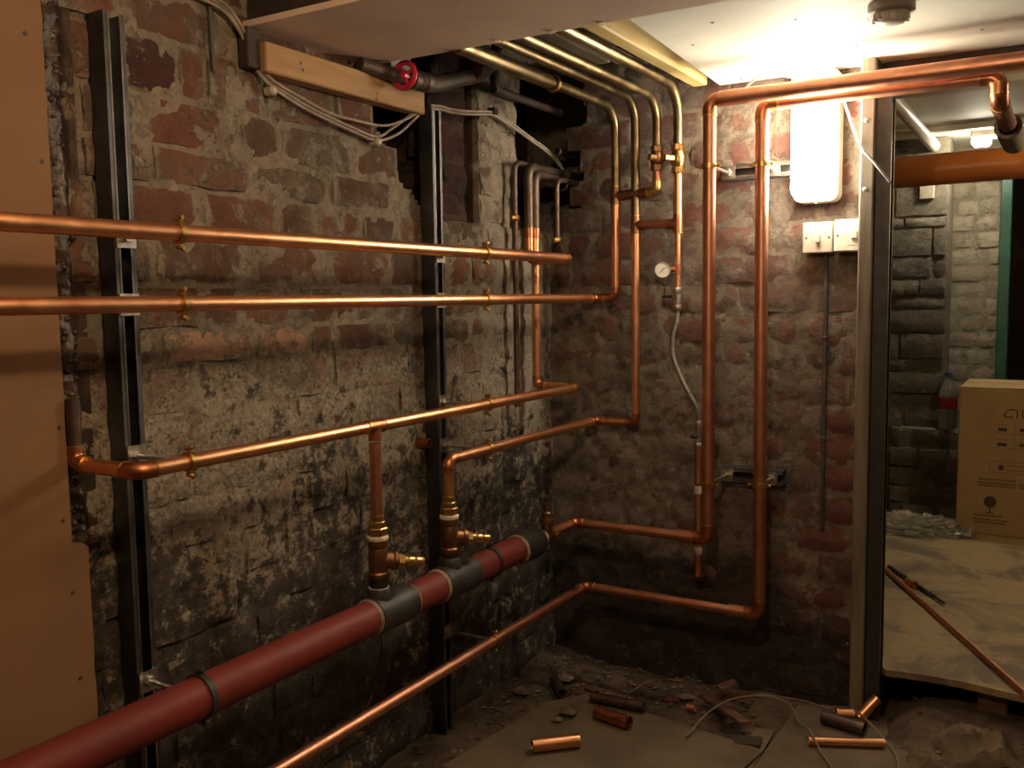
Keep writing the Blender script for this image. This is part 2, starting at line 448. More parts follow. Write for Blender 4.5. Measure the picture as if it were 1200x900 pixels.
# ------------------------------------------------------------------ masonry
LX, BY, FZ = -.04, .11, -.085        # left wall face, back wall face, rough floor level
def fr(p, s=1.0): return mnoise.fractal(V(p) * s, 1.0, 2.0, 4)
def brick_mesh(L, H, seed, D=.06, mat='brick_left', rough=1.0):
    nu, nv = (5 if L > .15 else 3), 3
    vs = []; fs = []
    for j in range(nv + 1):
        for i in range(nu + 1):
            x = -L / 2 + L * i / nu; z = -H / 2 + H * j / nv
            edge = (i in (0, nu)) + (j in (0, nv))
            y = .004 * edge + (.0035 * rough) * mnoise.noise(V((x * 22 + seed * 9.1, z * 22, seed * 3.7)))
            if edge:
                x += .003 * mnoise.noise(V((x * 40, z * 40, seed * 5.1))) * rough; z += .004 * mnoise.noise(V((x * 30, z * 40, seed * 7.7))) * rough
            vs.append((x, y, z))
    W = nu + 1
    for j in range(nv):
        for i in range(nu): fs.append((j * W + i, j * W + i + 1, (j + 1) * W + i + 1, (j + 1) * W + i))
    rim = [i for i in range(W)] + [j * W + nu for j in range(1, nv + 1)] + [nv * W + i for i in range(nu - 1, -1, -1)] + [j * W for j in range(nv - 1, 0, -1)]
    k = len(vs)
    for r in rim: vs.append((vs[r][0] * 1.0, D, vs[r][2]))
    n = len(rim)
    for i in range(n): fs.append((rim[(i + 1) % n], rim[i], k + i, k + (i + 1) % n))
    me = bpy.data.meshes.new('brick'); me.from_pydata(vs, [], fs)
    me.polygons.foreach_set('use_smooth', [True] * len(me.polygons))
    me.set_sharp_from_angle(angle=math.radians(50))
    me.materials.append(MT[mat]); return me
class Bricks:
    def __init__(s, mat, rough=1.0): s.mat = mat; s.rough = rough; s.c = {}
    def get(s, L, H):
        kl = round(L / .02) * .02; kh = round(H / .01) * .01; v = random.randrange(3); key = (kl, kh, v)
        if key not in s.c: s.c[key] = brick_mesh(kl, kh, len(s.c) + 1, mat=s.mat, rough=s.rough)
        return s.c[key], L / kl, H / kh
def lay(parent, bricks, courses, u0, u1, place, long_=.228, short=.112, gap=.011, fixed={}, first=0, special=None):
    """courses: descending z list; place(u, z) -> (world point, rot_z, keep)"""
    for k in range(len(courses) - 1):
        zt, zb = courses[k], courses[k + 1]; H = zt - zb - gap
        hdr = (k + first) % 3 == 1
        u = u0 - random.random() * .2
        fx = list(fixed.get(k, []))
        while u < u1:
            if fx and u > fx[0] - .12:
                if len(fx) > 1: u = fx[0] + gap / 2; L0 = fx[1] - fx[0] - gap
                else: u = fx[0] + gap / 2; L0 = None
                fx.pop(0)
            else: L0 = None
            if hdr: L = short if random.random() < .8 else long_
            else: L = long_ if random.random() < .8 else short
            L *= random.uniform(.94, 1.06)
            if L0: L = L0
            elif fx and u + L > fx[0] - .04: L = fx[0] - gap / 2 - u
            a, b = max(u, u0), min(u + L, u1)
            if b - a > .035:
                loc, rz, keep = place((a + b) / 2, (zt + zb) / 2)
                if keep:
                    me, sx, sz = bricks.get(b - a, H)
                    o = bpy.data.objects.new('brick', me); COL.objects.link(o); o.parent = parent
                    o.location = V(loc) - ORG[parent]
                    sp = special((a + b) / 2, (zt + zb) / 2) if special else None
                    if sp: o.material_slots[0].link = 'OBJECT'; o.material_slots[0].material = MT[sp]
                    o.scale = (sx, 1, sz); o.rotation_euler = (random.gauss(0, .012), random.gauss(0, .008), rz + random.gauss(0, .008))
            u += L + gap * random.uniform(.8, 1.4)
def ragged(y, z): return y - (-.56 - (z - 1.32) * .87) + .03 * fr((0, y * 9, z * 9))
def left_depth(y, z):
    """how far the masonry is broken back from the face"""
    if z > 1.31 + .02 * fr((3, y * 12, 0)) and ragged(y, z) > 0 and y < -.305: return .20 if y < -.47 + .02 * fr((8, 0, z * 15)) else .038
    if y > -.095 and z > 1.31 + .04 * fr((5, y * 10, z * 10)): return .22
    return 0
def back_depth(x, z):
    e = .025 * fr((x * 11, 4, z * 11))
    if x < .065 + e and z > 1.37 + e: return .24
    return 0
def wall_grid(name, mat, us, zs, f, org):
    mb = MB(); W = len(us)
    for z in zs:
        for u in us: mb.v.append(V(f(u, z)))
    for j in range(len(zs) - 1):
        for i in range(W - 1): mb.f.append((j * W + i, j * W + i + 1, (j + 1) * W + i + 1, (j + 1) * W + i))
    o = mb.build(name, mat, origin=org, angle=60); return struct(o)
def rng(a, b, st):
    n = max(1, int(round((b - a) / st))); return [a + (b - a) * i / n for i in range(n + 1)]
# left wall
def lf(y, z):
    n = .007 * fr((0, y * 14, z * 14)) + .004 * fr((3, y * 45, z * 45))
    if z < .95: n *= 1.35
    return (LX - .0075 + n - left_depth(y, z), y, z)
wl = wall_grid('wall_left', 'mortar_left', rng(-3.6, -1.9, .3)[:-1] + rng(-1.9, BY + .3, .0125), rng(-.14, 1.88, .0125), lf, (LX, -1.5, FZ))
CL = [1.87, 1.775, 1.68, 1.585, 1.48, 1.39, 1.318, 1.225, 1.135, 1.052, .985, .89, .805, .72, .63, .54, .455, .37, .285, .2, .115, .03, -.06, -.13]
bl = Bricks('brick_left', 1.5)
def pl(u, z):
    d = left_depth(u, z)
    return (LX - d - random.uniform(-.002, .005), u, z), math.pi / 2, d < .1
FX = {3: [-1.566, -1.452, -1.328, -1.262, -1.112, -.896, -.761], 4: [-1.536, -1.421, -1.181, -1.071, -.839, -.666], 5: [-1.536, -1.395, -1.154, -.918, -.696],
      6: [-1.522, -1.285, -1.081, -.972, -.81, -.69], 7: [-1.511, -1.401, -1.172, -.949, -.71], 8: [-1.5, -1.294, -1.197, -1.052, -.842, -.645],
      9: [-1.521, -1.394, -1.159, -1.0, -.928, -.717], 10: [-1.559, -1.324, -1.098, -.923, -.651]}
def spl(u, z):
    if .985 < z < 1.052 and -1.42 < u < -1.0: return 'brick_pink'
    if 1.39 < z < 1.48 and -1.42 < u < -1.19: return 'brick_red'
    if 1.48 < z < 1.585 and -1.46 < u < -1.33: return 'brick_dark'
    if u > -.6 and left_depth(u, z) > .03: return 'brick_dark'
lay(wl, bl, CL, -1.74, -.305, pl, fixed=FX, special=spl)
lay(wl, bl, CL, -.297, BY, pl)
# back wall
def bf(x, z):
    n = .006 * fr((x * 14, 7, z * 14)) + .0035 * fr((x * 45, 9, z * 45))
    sk = max(0, min(1, (.70 - x) / .2)) * max(0, min(1, (1.10 - z) / .25))     # thin plaster skim left on this part
    return (x, BY + .0065 - n - .0065 * sk + back_depth(x, z), z)
wb = wall_grid('wall_back', 'mortar_back', rng(-.3, .92, .0125), rng(-.14, 1.88, .0125), bf, (.4, BY, FZ))
z0 = 1.134; CB = [z0 + .0845 * k for k in range(9, -15, -1)]
bb = Bricks('brick_back', 1.0)
def pb(u, z):
    d = back_depth(u, z)
    return (u, BY + random.uniform(-.0015, .0045), z), 0, d < .1
lay(wb, bb, CB, LX, .915, pb, long_=.215, short=.103, gap=.010)
# cavity behind the broken corner
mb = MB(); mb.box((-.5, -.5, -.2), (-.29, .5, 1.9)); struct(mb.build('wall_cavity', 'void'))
# rest of the cellar room, behind and beside the photographer
struct(MB().box((2.3, -3.7, -.2), (2.4, .25, 1.95)).build('wall_right', 'mortar_left'))
struct(MB().box((-.2, -3.7, -.2), (2.4, -3.6, 1.95)).build('wall_rear', 'mortar_left'))
struct(MB().box((1.72, BY, -.2), (2.4, BY + .22, 1.95)).build('wall_back_right', 'mortar_back'))
# rough earth floor
def ff(x, y):
    edge = max(0, .22 - (x - LX)) * .10 + max(0, .18 - (BY - y)) * .05 * (1 if y < BY else 0)
    return (x, y, FZ + .008 + .018 * fr((x * 5, y * 5, 1)) + .008 * fr((x * 22, y * 22, 5)) + edge + (.078 * min(1, max(0, (x - .97) * 8)) * min(1, max(0, (y + .22) * 4))))
xs = rng(-.1, 1.7, .02) + [2.4]; ys = [-3.7] + rng(-1.6, .6, .02) + [1.2, 4]
mb = MB(); W = len(xs)
for y in ys:
    for x in xs: mb.v.append(V(ff(x, y)))
for j in range(len(ys) - 1):
    for i in range(W - 1): mb.f.append((j * W + i, j * W + i + 1, (j + 1) * W + i + 1, (j + 1) * W + i))
struct(mb.build('floor', 'earth', origin=(1, -1, FZ), angle=60))

# ------------------------------------------------------------------ ceiling
CZ = 1.70
mb = MB(); mb.add([(.565, -.80, CZ), (2.3, -.80, CZ), (2.3, .105, CZ), (.515, .105, CZ), (.565, -.80, CZ + .012), (2.3, -.80, CZ + .012), (2.3, .105, CZ + .012), (.515, .105, CZ + .012)],
                  [(0, 1, 2, 3)[::-1], (4, 5, 6, 7), (0, 1, 5, 4), (1, 2, 6, 5), (2, 3, 7, 6), (3, 0, 4, 7)])
ceil = struct(mb.build('ceiling', 'ceiling_paint'))
for x, y in ((.575, -.05), (.60, -.35), (.59, .06), (.70, -.5), (.86, -.42), (1.02, -.3), (.93, -.12), (.64, .02), (1.2, -.1)):
    MB().lathe((x, y, CZ - .0006), (0, 0, -1), [(0, .004), (.001, .003)], 10).build('screw', 'screw', ceil)
struct(MB().box((-.3, -3.7, 1.86), (2.4, .6, 1.92)).build('ceiling_upper', 'bulkhead_paint'))
# boxed-in beam that drops below the ceiling
blk = struct(MB().box((LX - .03, -1.165, 1.65), (2.3, -.785, 1.662)).build('trim_1', 'bulkhead_paint'))
MB().box((LX - .03, -1.150, 1.6621), (2.3, -1.10, 1.86)).build('fascia', 'dark_wood', blk)
MB().box((LX - .03, -.84, 1.6621), (2.3, -.80, 1.86)).build('fascia', 'dark_wood', blk)
for x, y, a in ((.33, -.80, .3), (.46, -.795, -.4), (.57, -.79, .2)):
    r = Matrix.Rotation(a, 3, 'Z'); MB().box((x - .006, y - .002, 1.6455), (x + .006, y + .003, 1.6498), r, V((x, y, 1.648))).build('paint_flake', 'ptfe', blk)
# exposed joist and lath strips between beam and wall
j = thing('ceiling_joist', (.47, -.3, 1.72), 'pale yellow rough-sawn ceiling joist beside the edge of the white ceiling board', 'joist')
MB().bbox((.447, -.80, 1.697), (.490, .07, 1.855), .004).build('beam', 'joist_pine', j)
for k, (x, wd, z) in enumerate(((.06, .05, 1.80), (.13, .045, 1.81), (.20, .05, 1.80), (.275, .045, 1.812), (.375, .05, 1.80))):
    o = MB().bbox((x, -.80, z), (x + wd, .10, z + .02), .003).build('ceiling_lath', 'lath')
    tag(o, ['grey-brown ceiling lath nearest the left wall, above the old pipes', 'second ceiling lath from the left wall, above the pipes', 'middle ceiling lath above the row of pipes', 'fourth ceiling lath from the left wall, above the pipes', 'ceiling lath nearest the yellow joist, above the pipes'][k], 'lath', 'ceiling laths over the pipes')

# ------------------------------------------------------------------ plasterboard on the left
pbd = thing('plasterboard', (-.005, -2.2, .0), 'tan plasterboard panel fixed to the wall at the left edge, with dark screw heads', 'plasterboard')
def prism(poly, x0, x1):
    mb = MB(); n = len(poly)
    for x in (x0, x1):
        for y, z in poly: mb.v.append(V((x, y, z)))
    for i in range(n): mb.f.append((i, (i + 1) % n, n + (i + 1) % n, n + i))
    mb.f.append(tuple(range(n))[::-1]); mb.f.append(tuple(n + i for i in range(n))); return mb
def ragz(z): return .002 * mnoise.noise(V((0, 0, z * 30)))
brd = [(-3.5, -.06)] + [(-1.582 + ragz(z), z) for z in rng(-.06, .69, .03)] + [(-1.590, .699), (-1.604, .702)] + [(-1.611 + ragz(z), z) for z in rng(.705, 1.855, .03)] + [(-3.5, 1.855)]
prism(brd, -.032, -.020).build('board', 'plasterboard', pbd)
for y, z in ((-1.64, 1.525), (-1.625, 1.33), (-1.625, 1.10), (-1.622, .90), (-1.625, .745), (-1.615, .62), (-1.61, .47), (-1.95, 1.5)):
    MB().lathe((-.0202, y, z), (1, 0, 0), [(0, .0042), (.001, .003)], 10).build('screw', 'screw', pbd)
# bubbled tar strip in the gap beside the board
mb = MB(); ysn = rng(-1.612, -1.545, .006); zsn = rng(.72, 1.85, .006); W = len(ysn)
for z in zsn:
    for i, y in enumerate(ysn):
        tt = i / (W - 1); w_ = .5 + .5 * fr((1, z * 6, 2))
        h = max(0, math.sin(math.pi * min(1, tt / (.55 + .3 * w_)))) if tt < .55 + .3 * w_ else 0
        mb.v.append(V((LX - .004 + h * (.014 + .011 * fr((y * 45, z * 38, 3))) , y, z)))
for jj in range(len(zsn) - 1):
    for i in range(W - 1): mb.f.append((jj * W + i, jj * W + i + 1, (jj + 1) * W + i + 1, (jj + 1) * W + i))
rt_ = random.Random(3)
for k in range(330):
    y = rt_.gauss(-1.586, .008); z = rt_.uniform(.73, 1.84); r = rt_.uniform(.0025, .0075)
    if -1.608 < y < -1.568: mb.lathe((LX + .003, y, z), (1, 0, 0), [(0, r), (r * .6, r * .85), (r * 1.05, r * .5), (r * 1.2, r * .08)], 8, False)
tag(mb.build('tar_strip', 'tar', angle=80), 'glossy brown-black tar strip bubbling down the wall beside the tan board', 'tar')

# ------------------------------------------------------------------ strut channels
def channel(root, o, face, side, along, L, W=.041, D=.041):
    """C profile: back at o, opening toward face"""
    t = .003; lip = .0085
    h = W / 2
    prof = [(-h, 0), (h, 0), (h, D), (h - lip, D), (h - lip, D - t), (h - t, D - t), (h - t, t), (-h + t, t), (-h + t, D - t), (-h + lip, D - t), (-h + lip, D), (-h, D)]
    MB().extrude(prof, o, side, face, along, L).build('channel', 'strut', root)
    for s in (-1, 1):
        a = V(o) + V(side) * s * (h - lip) + V(face) * (D + .0004)
        MB().extrude([(-.0022 if s > 0 else -.0008, -.0012), (.0008 if s > 0 else .0022, -.0012), (.0008 if s > 0 else .0022, .0006), (-.0022 if s > 0 else -.0008, .0006)], a, side, face, along, L).build('lip_glint', 'strut_glint', root)  # bright strips paint the lamp's glint along the lip edges
s1 = thing('strut_channel', (LX, -1.495, -.04), 'tall dark steel strut channel beside the tan board on the left', 'strut channel', 'strut channels')
channel(s1, (LX, -1.495, -.04), (1, 0, 0), (0, 1, 0), (0, 0, 1), 1.63)
s2 = thing('strut_channel', (LX, -.568, -.04), 'tall dark steel strut channel mid left wall, beside the timber batten end', 'strut channel', 'strut channels')
channel(s2, (LX, -.568, -.06), (1, 0, 0), (0, 1, 0), (0, 0, 1), 1.645)
s3 = thing('strut_channel', (.63, BY, .565), 'short horizontal steel strut channel low behind the two thick copper risers', 'strut channel', 'strut channels')
channel(s3, (.545, BY - .004, .586), (0, -1, 0), (0, 0, 1), (1, 0, 0), .172)
s4 = thing('strut_channel', (.65, BY, 1.43), 'short horizontal steel strut channel high on the back wall beside the lamp', 'strut channel', 'strut channels')
channel(s4, (.53, BY - .004, 1.447), (0, -1, 0), (0, 0, 1), (1, 0, 0), .198)
# doorway post: weathered timber and steel channel
s5 = struct(MB().bbox((.915, .02, -.09), (.951, .13, 1.86), .004).build('trim_2', 'grey_timber'))
MB().lathe((.930, .0195, 1.37), (0, -1, 0), [(0, .006), (.002, .004)], 10).build('screw', 'zinc', s5)
MB().lathe((.930, .0195, 1.545), (0, -1, 0), [(0, .006), (.002, .004)], 10).build('screw', 'zinc', s5)
s6 = thing('strut_channel', (.97, .06, -.08), 'floor-to-ceiling dark steel strut channel on the doorway post, right of the light switches', 'strut channel', 'strut channels')
channel(s6, (.954, .06, -.08), (1, 0, 0), (0, 1, 0), (0, 0, 1), 1.72, D=.035, W=.06)
s6.children[0].data.materials[0] = MT['iron_coupling']
struct(MB().bbox((.955, .10, 1.665), (2.3, .20, 1.86), .006).build('trim_3', 'dark_wood'))

# ------------------------------------------------------------------ pipe builders
def run(root, pts, r, bend, mat='copper', fit='copper_fitting', seg=18, collars=True):
    pts = [V(p) for p in pts]; n = len(pts)
    for i in range(n - 1):
        d = (pts[i + 1] - pts[i]).normalized()
        a = pts[i] + d * (bend if i > 0 else 0); b = pts[i + 1] - d * (bend if i < n - 2 else 0)
        MB().cyl(a, b, r, seg).build('tube', mat, root)
    for i in range(1, n - 1):
        a = (pts[i - 1] - pts[i]).normalized(); b = (pts[i + 1] - pts[i]).normalized()
        path = [pts[i] + a * (bend + r * .9)] + fillet([pts[i] + a * bend, pts[i], pts[i] + b * bend], bend - .0003, 7)[1:-1] + [pts[i] + b * (bend + r * .9)]
        e = MB().sweep(path, r * 1.09, seg)
        e.build('elbow', fit, root)
        if collars:
            for q, dd in ((a, a), (b, b)):
                MB().cyl(pts[i] + q * (bend + r * .75), pts[i] + q * (bend + r * .95), r * 1.16, seg).build('solder_ring', 'brass', root)
def tee(root, c, axis, branch, r, rb, mat='copper_fitting'):
    c = V(c); axis = V(axis).normalized(); branch = V(branch).normalized()
    mb = MB(); mb.cyl(c - axis * r * 2.1, c + axis * r * 2.1, r * 1.12, 18); mb.cyl(c, c + branch * (r + rb * 1.3), rb * 1.12, 18)
    t = mb.build('tee', mat, root)
    for s in (-1, 1): MB().cyl(c + axis * s * r * 1.95, c + axis * s * r * 2.12, r * 1.17, 18).build('solder_ring', 'brass', t)
def hexn(mb, p, d, L, r): return mb.lathe(p, d, [(0, r * .9), (L * .12, r), (L * .88, r), (L, r * .9)], 6)

R28, R22, R35, R42 = .0140, .0112, .0175, .0205
PX = .14
# pipe 1: topmost of the pair across the left wall
p1 = thing('copper_pipe', (PX, -1.2, 1.2), 'uppermost long copper pipe crossing the left wall, ending near the corner', 'copper pipe', 'copper pipes on the left wall')
run(p1, [(PX, -3.2, 1.216), (PX, -.115, 1.216), (.006, -.115, 1.216), (.006, -.115, 1.305)], R28, .020)
# pipe 2
p2 = thing('copper_pipe', (PX, -1.2, 1.08), 'second long copper pipe down on the left wall, turning up the back wall', 'copper pipe', 'copper pipes on the left wall')
run(p2, [(PX, -3.2, 1.10), (PX, .05, 1.10), (.212, .05, 1.10), (.212, .05, 1.405)], R28 * .95, .020)
# pipe 3 with branch
p3 = thing('copper_pipe', (PX, -1.2, .82), 'copper pipe below the upper pair with a branch dropping to the nearer brass valve', 'copper pipe', 'copper pipes on the left wall')
run(p3, [(-.020, -1.597, .945), (-.020, -1.597, .836), (PX, -1.597, .836), (PX, -.072, .836), (.003, -.072, .836), (.003, -.072, 1.305)], R28 * .93, .019)
[c for c in p3.children if c.name.startswith('tube')][0].data.materials[0] = MT['dull_pipe']  # darker metal on this drop carries tarnish and the board's shadow
tee(p3, (PX, -1.012, .836), (0, 1, 0), (0, 0, -1), R28 * .93, R28 * .93)
MB().cyl((PX, -1.012, .80), (PX, -1.012, .615), R28 * .93).build('branch_tube', 'copper_matt', p3)
# pipe 5
p5 = thing('copper_pipe', (PX, -.5, .70), 'copper pipe rising from the farther brass valve, along the wall and up as a riser', 'copper pipe', 'copper pipes on the left wall')
run(p5, [(PX, -.745, .60), (PX, -.745, .722), (PX, .05, .722), (.277, .05, .722), (.277, .05, 1.30)], R28 * .93, .019)
# lower pipe 4 joined to riser B and the horizontal under A
p4 = thing('copper_pipe', (.148, -.9, .20), 'lowest long copper pipe near the floor, continuing as the right-hand thick riser', 'copper pipe', 'thick copper pipes')
run(p4, [(.148, -2.2, .222), (.148, -.046, .222), (.686, -.046, .222)], R28, .021)
run(p4, [(.60, -.046, .222), (.686, -.046, .222), (.681, -.046, 1.602), (1.235, -.046, 1.602), (1.235, -.046, 1.545), (1.235, .30, 1.545)], R35, .026)
# riser A
pa = thing('copper_pipe', (.557, -.1, .42), 'left-hand thick copper riser on the back wall, turning along the ceiling', 'copper pipe', 'thick copper pipes')
run(pa, [(PX, -.275, .432), (PX, -.10, .432), (.557, -.10, .432)], R28, .021)
run(pa, [(.47, -.10, .432), (.557, -.10, .432), (.556, -.10, 1.619), (1.335, -.10, 1.619), (1.335, .60, 1.619)], R35, .026)
MB().cyl((.584, -.10, 1.619), (1.308, -.10, 1.619), R42).build('tube', 'copper_matt', pa)
for o in list(p4.children) + list(pa.children):
    if o.name.startswith('tube'): o.data.materials[0] = MT['copper_matt']
# ceiling pipes that bend down the back wall
def cpipe(root, X, z, rtop, zb, rad=.075, r2=None, tb=None):
    path = fillet([(X, -.784, z), (X, .05, z), (X, .05, zb)], rad, 9)
    MB().sweep(path, rtop, 16).build('bent_tube', 'old_copper', root)
c1 = thing('bent_pipe', (.213, .05, 1.35), 'first dull brown ceiling pipe from the left wall, with a thicker sleeve', 'pipe', 'bent ceiling pipes')
cpipe(c1, .213, 1.662, .0135, 1.43); tee(c1, (.213, .05, 1.405), (0, 0, 1), (1, 0, 0), .0135, .0135, 'bronze')
MB().lathe((.213, -.784, 1.662), (0, 1, 0), [(0, .0138), (0, .0185), (.42, .0185), (.435, .0138)], 18).build('sleeve', 'old_copper', c1)
MB().torus((.213, -.335, 1.662), (0, 1, 0), .019, .004).build('clip_ring', 'brass', c1)
MB().cyl((.213, .05, 1.40), (.213, .05, 1.37), .0137).build('tube', 'copper', c1)
c2 = thing('bent_pipe', (.277, .05, 1.30), 'second dull brown ceiling pipe from the left wall, bending down behind the bridge pipe', 'pipe', 'bent ceiling pipes')
cpipe(c2, .277, 1.68, .0135, 1.31)
c3 = thing('bent_pipe', (.345, .05, 1.40), 'third dull ceiling pipe, dropping through a dark valve into the short upper bridge pipe', 'pipe', 'bent ceiling pipes')
cpipe(c3, .345, 1.675, .0125, 1.47)
MB().cyl((.345, .05, 1.475), (.345, .05, 1.425), .012).build('tube', 'copper_matt', c3)
vb = MB(); hexn(vb, (.345, .05, 1.468), (0, 0, 1), .018, .019); hexn(vb, (.345, .05, 1.522), (0, 0, 1), .018, .019)
vb.lathe((.345, .05, 1.484), (0, 0, 1), [(0, .014), (.010, .020), (.03, .020), (.042, .014)], 16)
v3 = vb.build('ball_valve', 'bronze', c3); MB().lathe((.345, .035, 1.505), (-.5, -1, 0), [(0, .009), (.022, .009), (.024, .005)], 10).build('stem', 'brass', v3)
run(c3, [(.345, .05, 1.44), (.345, .05, 1.408), (.235, .05, 1.405)], R28 * 1.05, .016, 'bronze', 'brass')
c4 = thing('bent_pipe', (.41, .05, 1.30), 'ceiling pipe nearest the yellow joist, with a shiny brass valve on its drop', 'pipe', 'bent ceiling pipes')
cpipe(c4, .41, 1.698, .0135, 1.50, .085)
MB().cyl((.41, .05, 1.49), (.41, .05, 1.33), .0128).build('tube', 'copper', c4)
vb = MB(); hexn(vb, (.41, .05, 1.455), (0, 0, 1), .018, .0205); hexn(vb, (.41, .05, 1.52), (0, 0, 1), .018, .0205)
vb.lathe((.41, .05, 1.472), (0, 0, 1), [(0, .015), (.012, .021), (.036, .021), (.05, .015)], 16)
v4 = vb.build('ball_valve', 'brass', c4); MB().lathe((.40, .034, 1.498), (-.7, -1, 0), [(0, .010), (.028, .010), (.03, .006)], 10).build('stem', 'brass', v4)
tee(c4, (.41, .05, 1.312), (0, 0, 1), (-1, 0, 0), .0130, .0135)
MB().cyl((.395, .05, 1.312), (.30, .05, 1.315), .0135).build('tube', 'copper_matt', c4)
tee(c4, (.277, .05, 1.315), (0, 0, 1), (1, 0, 0), .0135, .0135, 'bronze')
MB().cyl((.41, .05, 1.29), (.41, .05, 1.125), .0085).build('tube', 'copper', c4)
tb = MB(); tb.cyl((.41, .05, 1.195), (.41, .05, 1.165), .0105); tb.cyl((.41, .05, 1.18), (.392, .045, 1.182), .0085); tb.build('tee', 'copper_fitting', c4)

# ------------------------------------------------------------------ pressure gauge, filling loop
gg = thing('pressure_gauge', (.368, .02, 1.16), 'small round white pressure gauge beside the thin copper pipe on the back wall', 'gauge')
gd = V((.45, -1, .1)).normalized(); gc = V((.368, .035, 1.177))
MB().lathe(gc, gd, [(0, .012), (.004, .021), (.018, .0225), (.022, .0225), (.022, .0205)], 24, True, False).build('case', 'grey_plastic', gg)
MB().lathe(gc + gd * .0195, gd, [(0, .0206), (.0006, .0206)], 24).build('dial', 'white_plastic', gg)
u, w_ = perp(gd)
up_ = V((0, 0, 1)); up_ = (up_ - gd * up_.dot(gd)).normalized(); sd = up_.cross(gd).normalized()
nd = (sd * .7 + up_ * .7)
MB().cyl(gc + gd * .021 - nd * .010, gc + gd * .021 + nd * .011, .0011, 6).build('needle', 'black', gg)
MB().cyl(gc, V((.396, .046, 1.182)), .006, 10).build('stub', 'brass', gg)
fl = thing('filling_loop', (.45, .04, .65), 'braided flexible hose with small lever valve hanging beside the thin copper riser', 'hose')
mb = MB(); hexn(mb, (.41, .05, 1.128), (0, 0, -1), .018, .013); mb.cyl((.41, .05, 1.11), (.41, .05, 1.075), .010); hexn(mb, (.41, .05, 1.078), (0, 0, -1), .016, .012)
vv = mb.build('valve', 'zinc', fl); MB().bbox((.370, .022, 1.098), (.405, .030, 1.106), .002).build('lever', 'black', vv)
path = spline([(.41, .05, 1.065), (.409, .045, 1.03), (.400, .038, .985), (.401, .036, .93), (.424, .036, .87), (.450, .038, .82), (.470, .043, .78), (.475, .05, .735)], 8)
MB().sweep(path, .0065, 10).build('hose', 'hose', fl)
mb = MB(); hexn(mb, (.475, .05, .740), (0, 0, -1), .022, .012); mb.cyl((.475, .05, .72), (.475, .05, .66), .010); hexn(mb, (.475, .05, .675), (0, 0, -1), .018, .013)
v5 = mb.build('valve', 'zinc', fl); MB().cyl((.475, .04, .695), (.462, .028, .695), .006, 8).build('stem', 'black', v5)
fp = thing('copper_pipe', (.475, .05, .25), 'thin copper drop pipe with two white tape bands tucked behind the left-hand thick riser', 'copper pipe')
MB().cyl((.475, .05, .658), (.475, .05, .275), .0112).build('tube', 'copper_matt', fp)
for z in (.535, .352): MB().cyl((.475, .05, z - .011), (.475, .05, z + .011), .0122).build('tape_band', 'label_white', fp)
MB().lathe((.480, BY + .003, .262), (0, -1, 0), [(0, .036), (.006, .036), (.014, .026), (.018, .012)], 22).build('wall_plate', 'dull_pipe', fp)
MB().sweep(fillet([(.475, .05, .29), (.475, .05, .262), (.48, .10, .262)], .02, 5), .0112, 12).build('elbow', 'bronze', fp)

# old dark pipes at the corner
for k, (x, y, zb, zt, r, lab, m) in enumerate((
        (-.012, -.165, .78, 1.50, .0085, 'thin dark old riser on the pale pier, left of the two copper risers', 'dull_pipe'),
        (.050, -.020, 1.27, 1.46, .0085, 'short thin dark riser right of the two copper risers near the corner', 'dull_pipe'))):
    o = thing('old_pipe', (x, y, zb), lab, 'pipe')
    MB().sweep(fillet([(x, y, zb), (x, y, zt), (x + .0, BY + .12, zt)] if k else [(x, y, zb), (x, y, zt), (x, y + .22, zt)], .03, 6), r, 12).build('tube', m, o)
    hexn(MB(), (x, y, zb + (.55 if not k else .0)), (0, 0, 1), .016, r * 1.6).build('nut', 'brass', o)
for root, x, y, zt in ((p1, .006, -.115, 1.49), (p3, .003, -.072, 1.475)):
    MB().sweep(fillet([(x, y, 1.30), (x, y, zt), (x, .30, zt)], .03, 6), .0146, 14).build('dull_tube', 'dull_pipe', root)
    MB().cyl((x, y, 1.312), (x, y, 1.282), .0152, 14).build('socket', 'copper_fitting', root)
o = thing('old_pipe', (.0, -.1, 1.66), 'old grey pipe stub running under the brown ceiling pipes into the dark corner hole', 'pipe')
MB().cyl((-.0, -.29, 1.683), (-.0, .10, 1.680), .011, 12).build('tube', 'iron', o)
MB().sweep(fillet([(-.0, -.285, 1.75), (-.0, -.285, 1.683), (-.0, -.2, 1.683)], .02, 5), .013, 12).build('elbow', 'iron', o)
for k, (x, z, y1, r, lab) in enumerate(((.0, 1.46, .30, .020, 'larger dark iron pipe stub in the black hole at the wall corner'), (-.015, 1.565, .30, .013, 'smaller iron pipe stub above the larger one in the black corner hole'))):
    o = thing('iron_stub', (x, .2, z), lab, 'pipe')
    MB().hollow((x, .10, z), (x, y1 + .04, z), r, .004).build('tube', 'iron', o)
    MB().torus((x, .105, z), (0, 1, 0), r * .92, r * .22).build('rim', 'zinc', o)

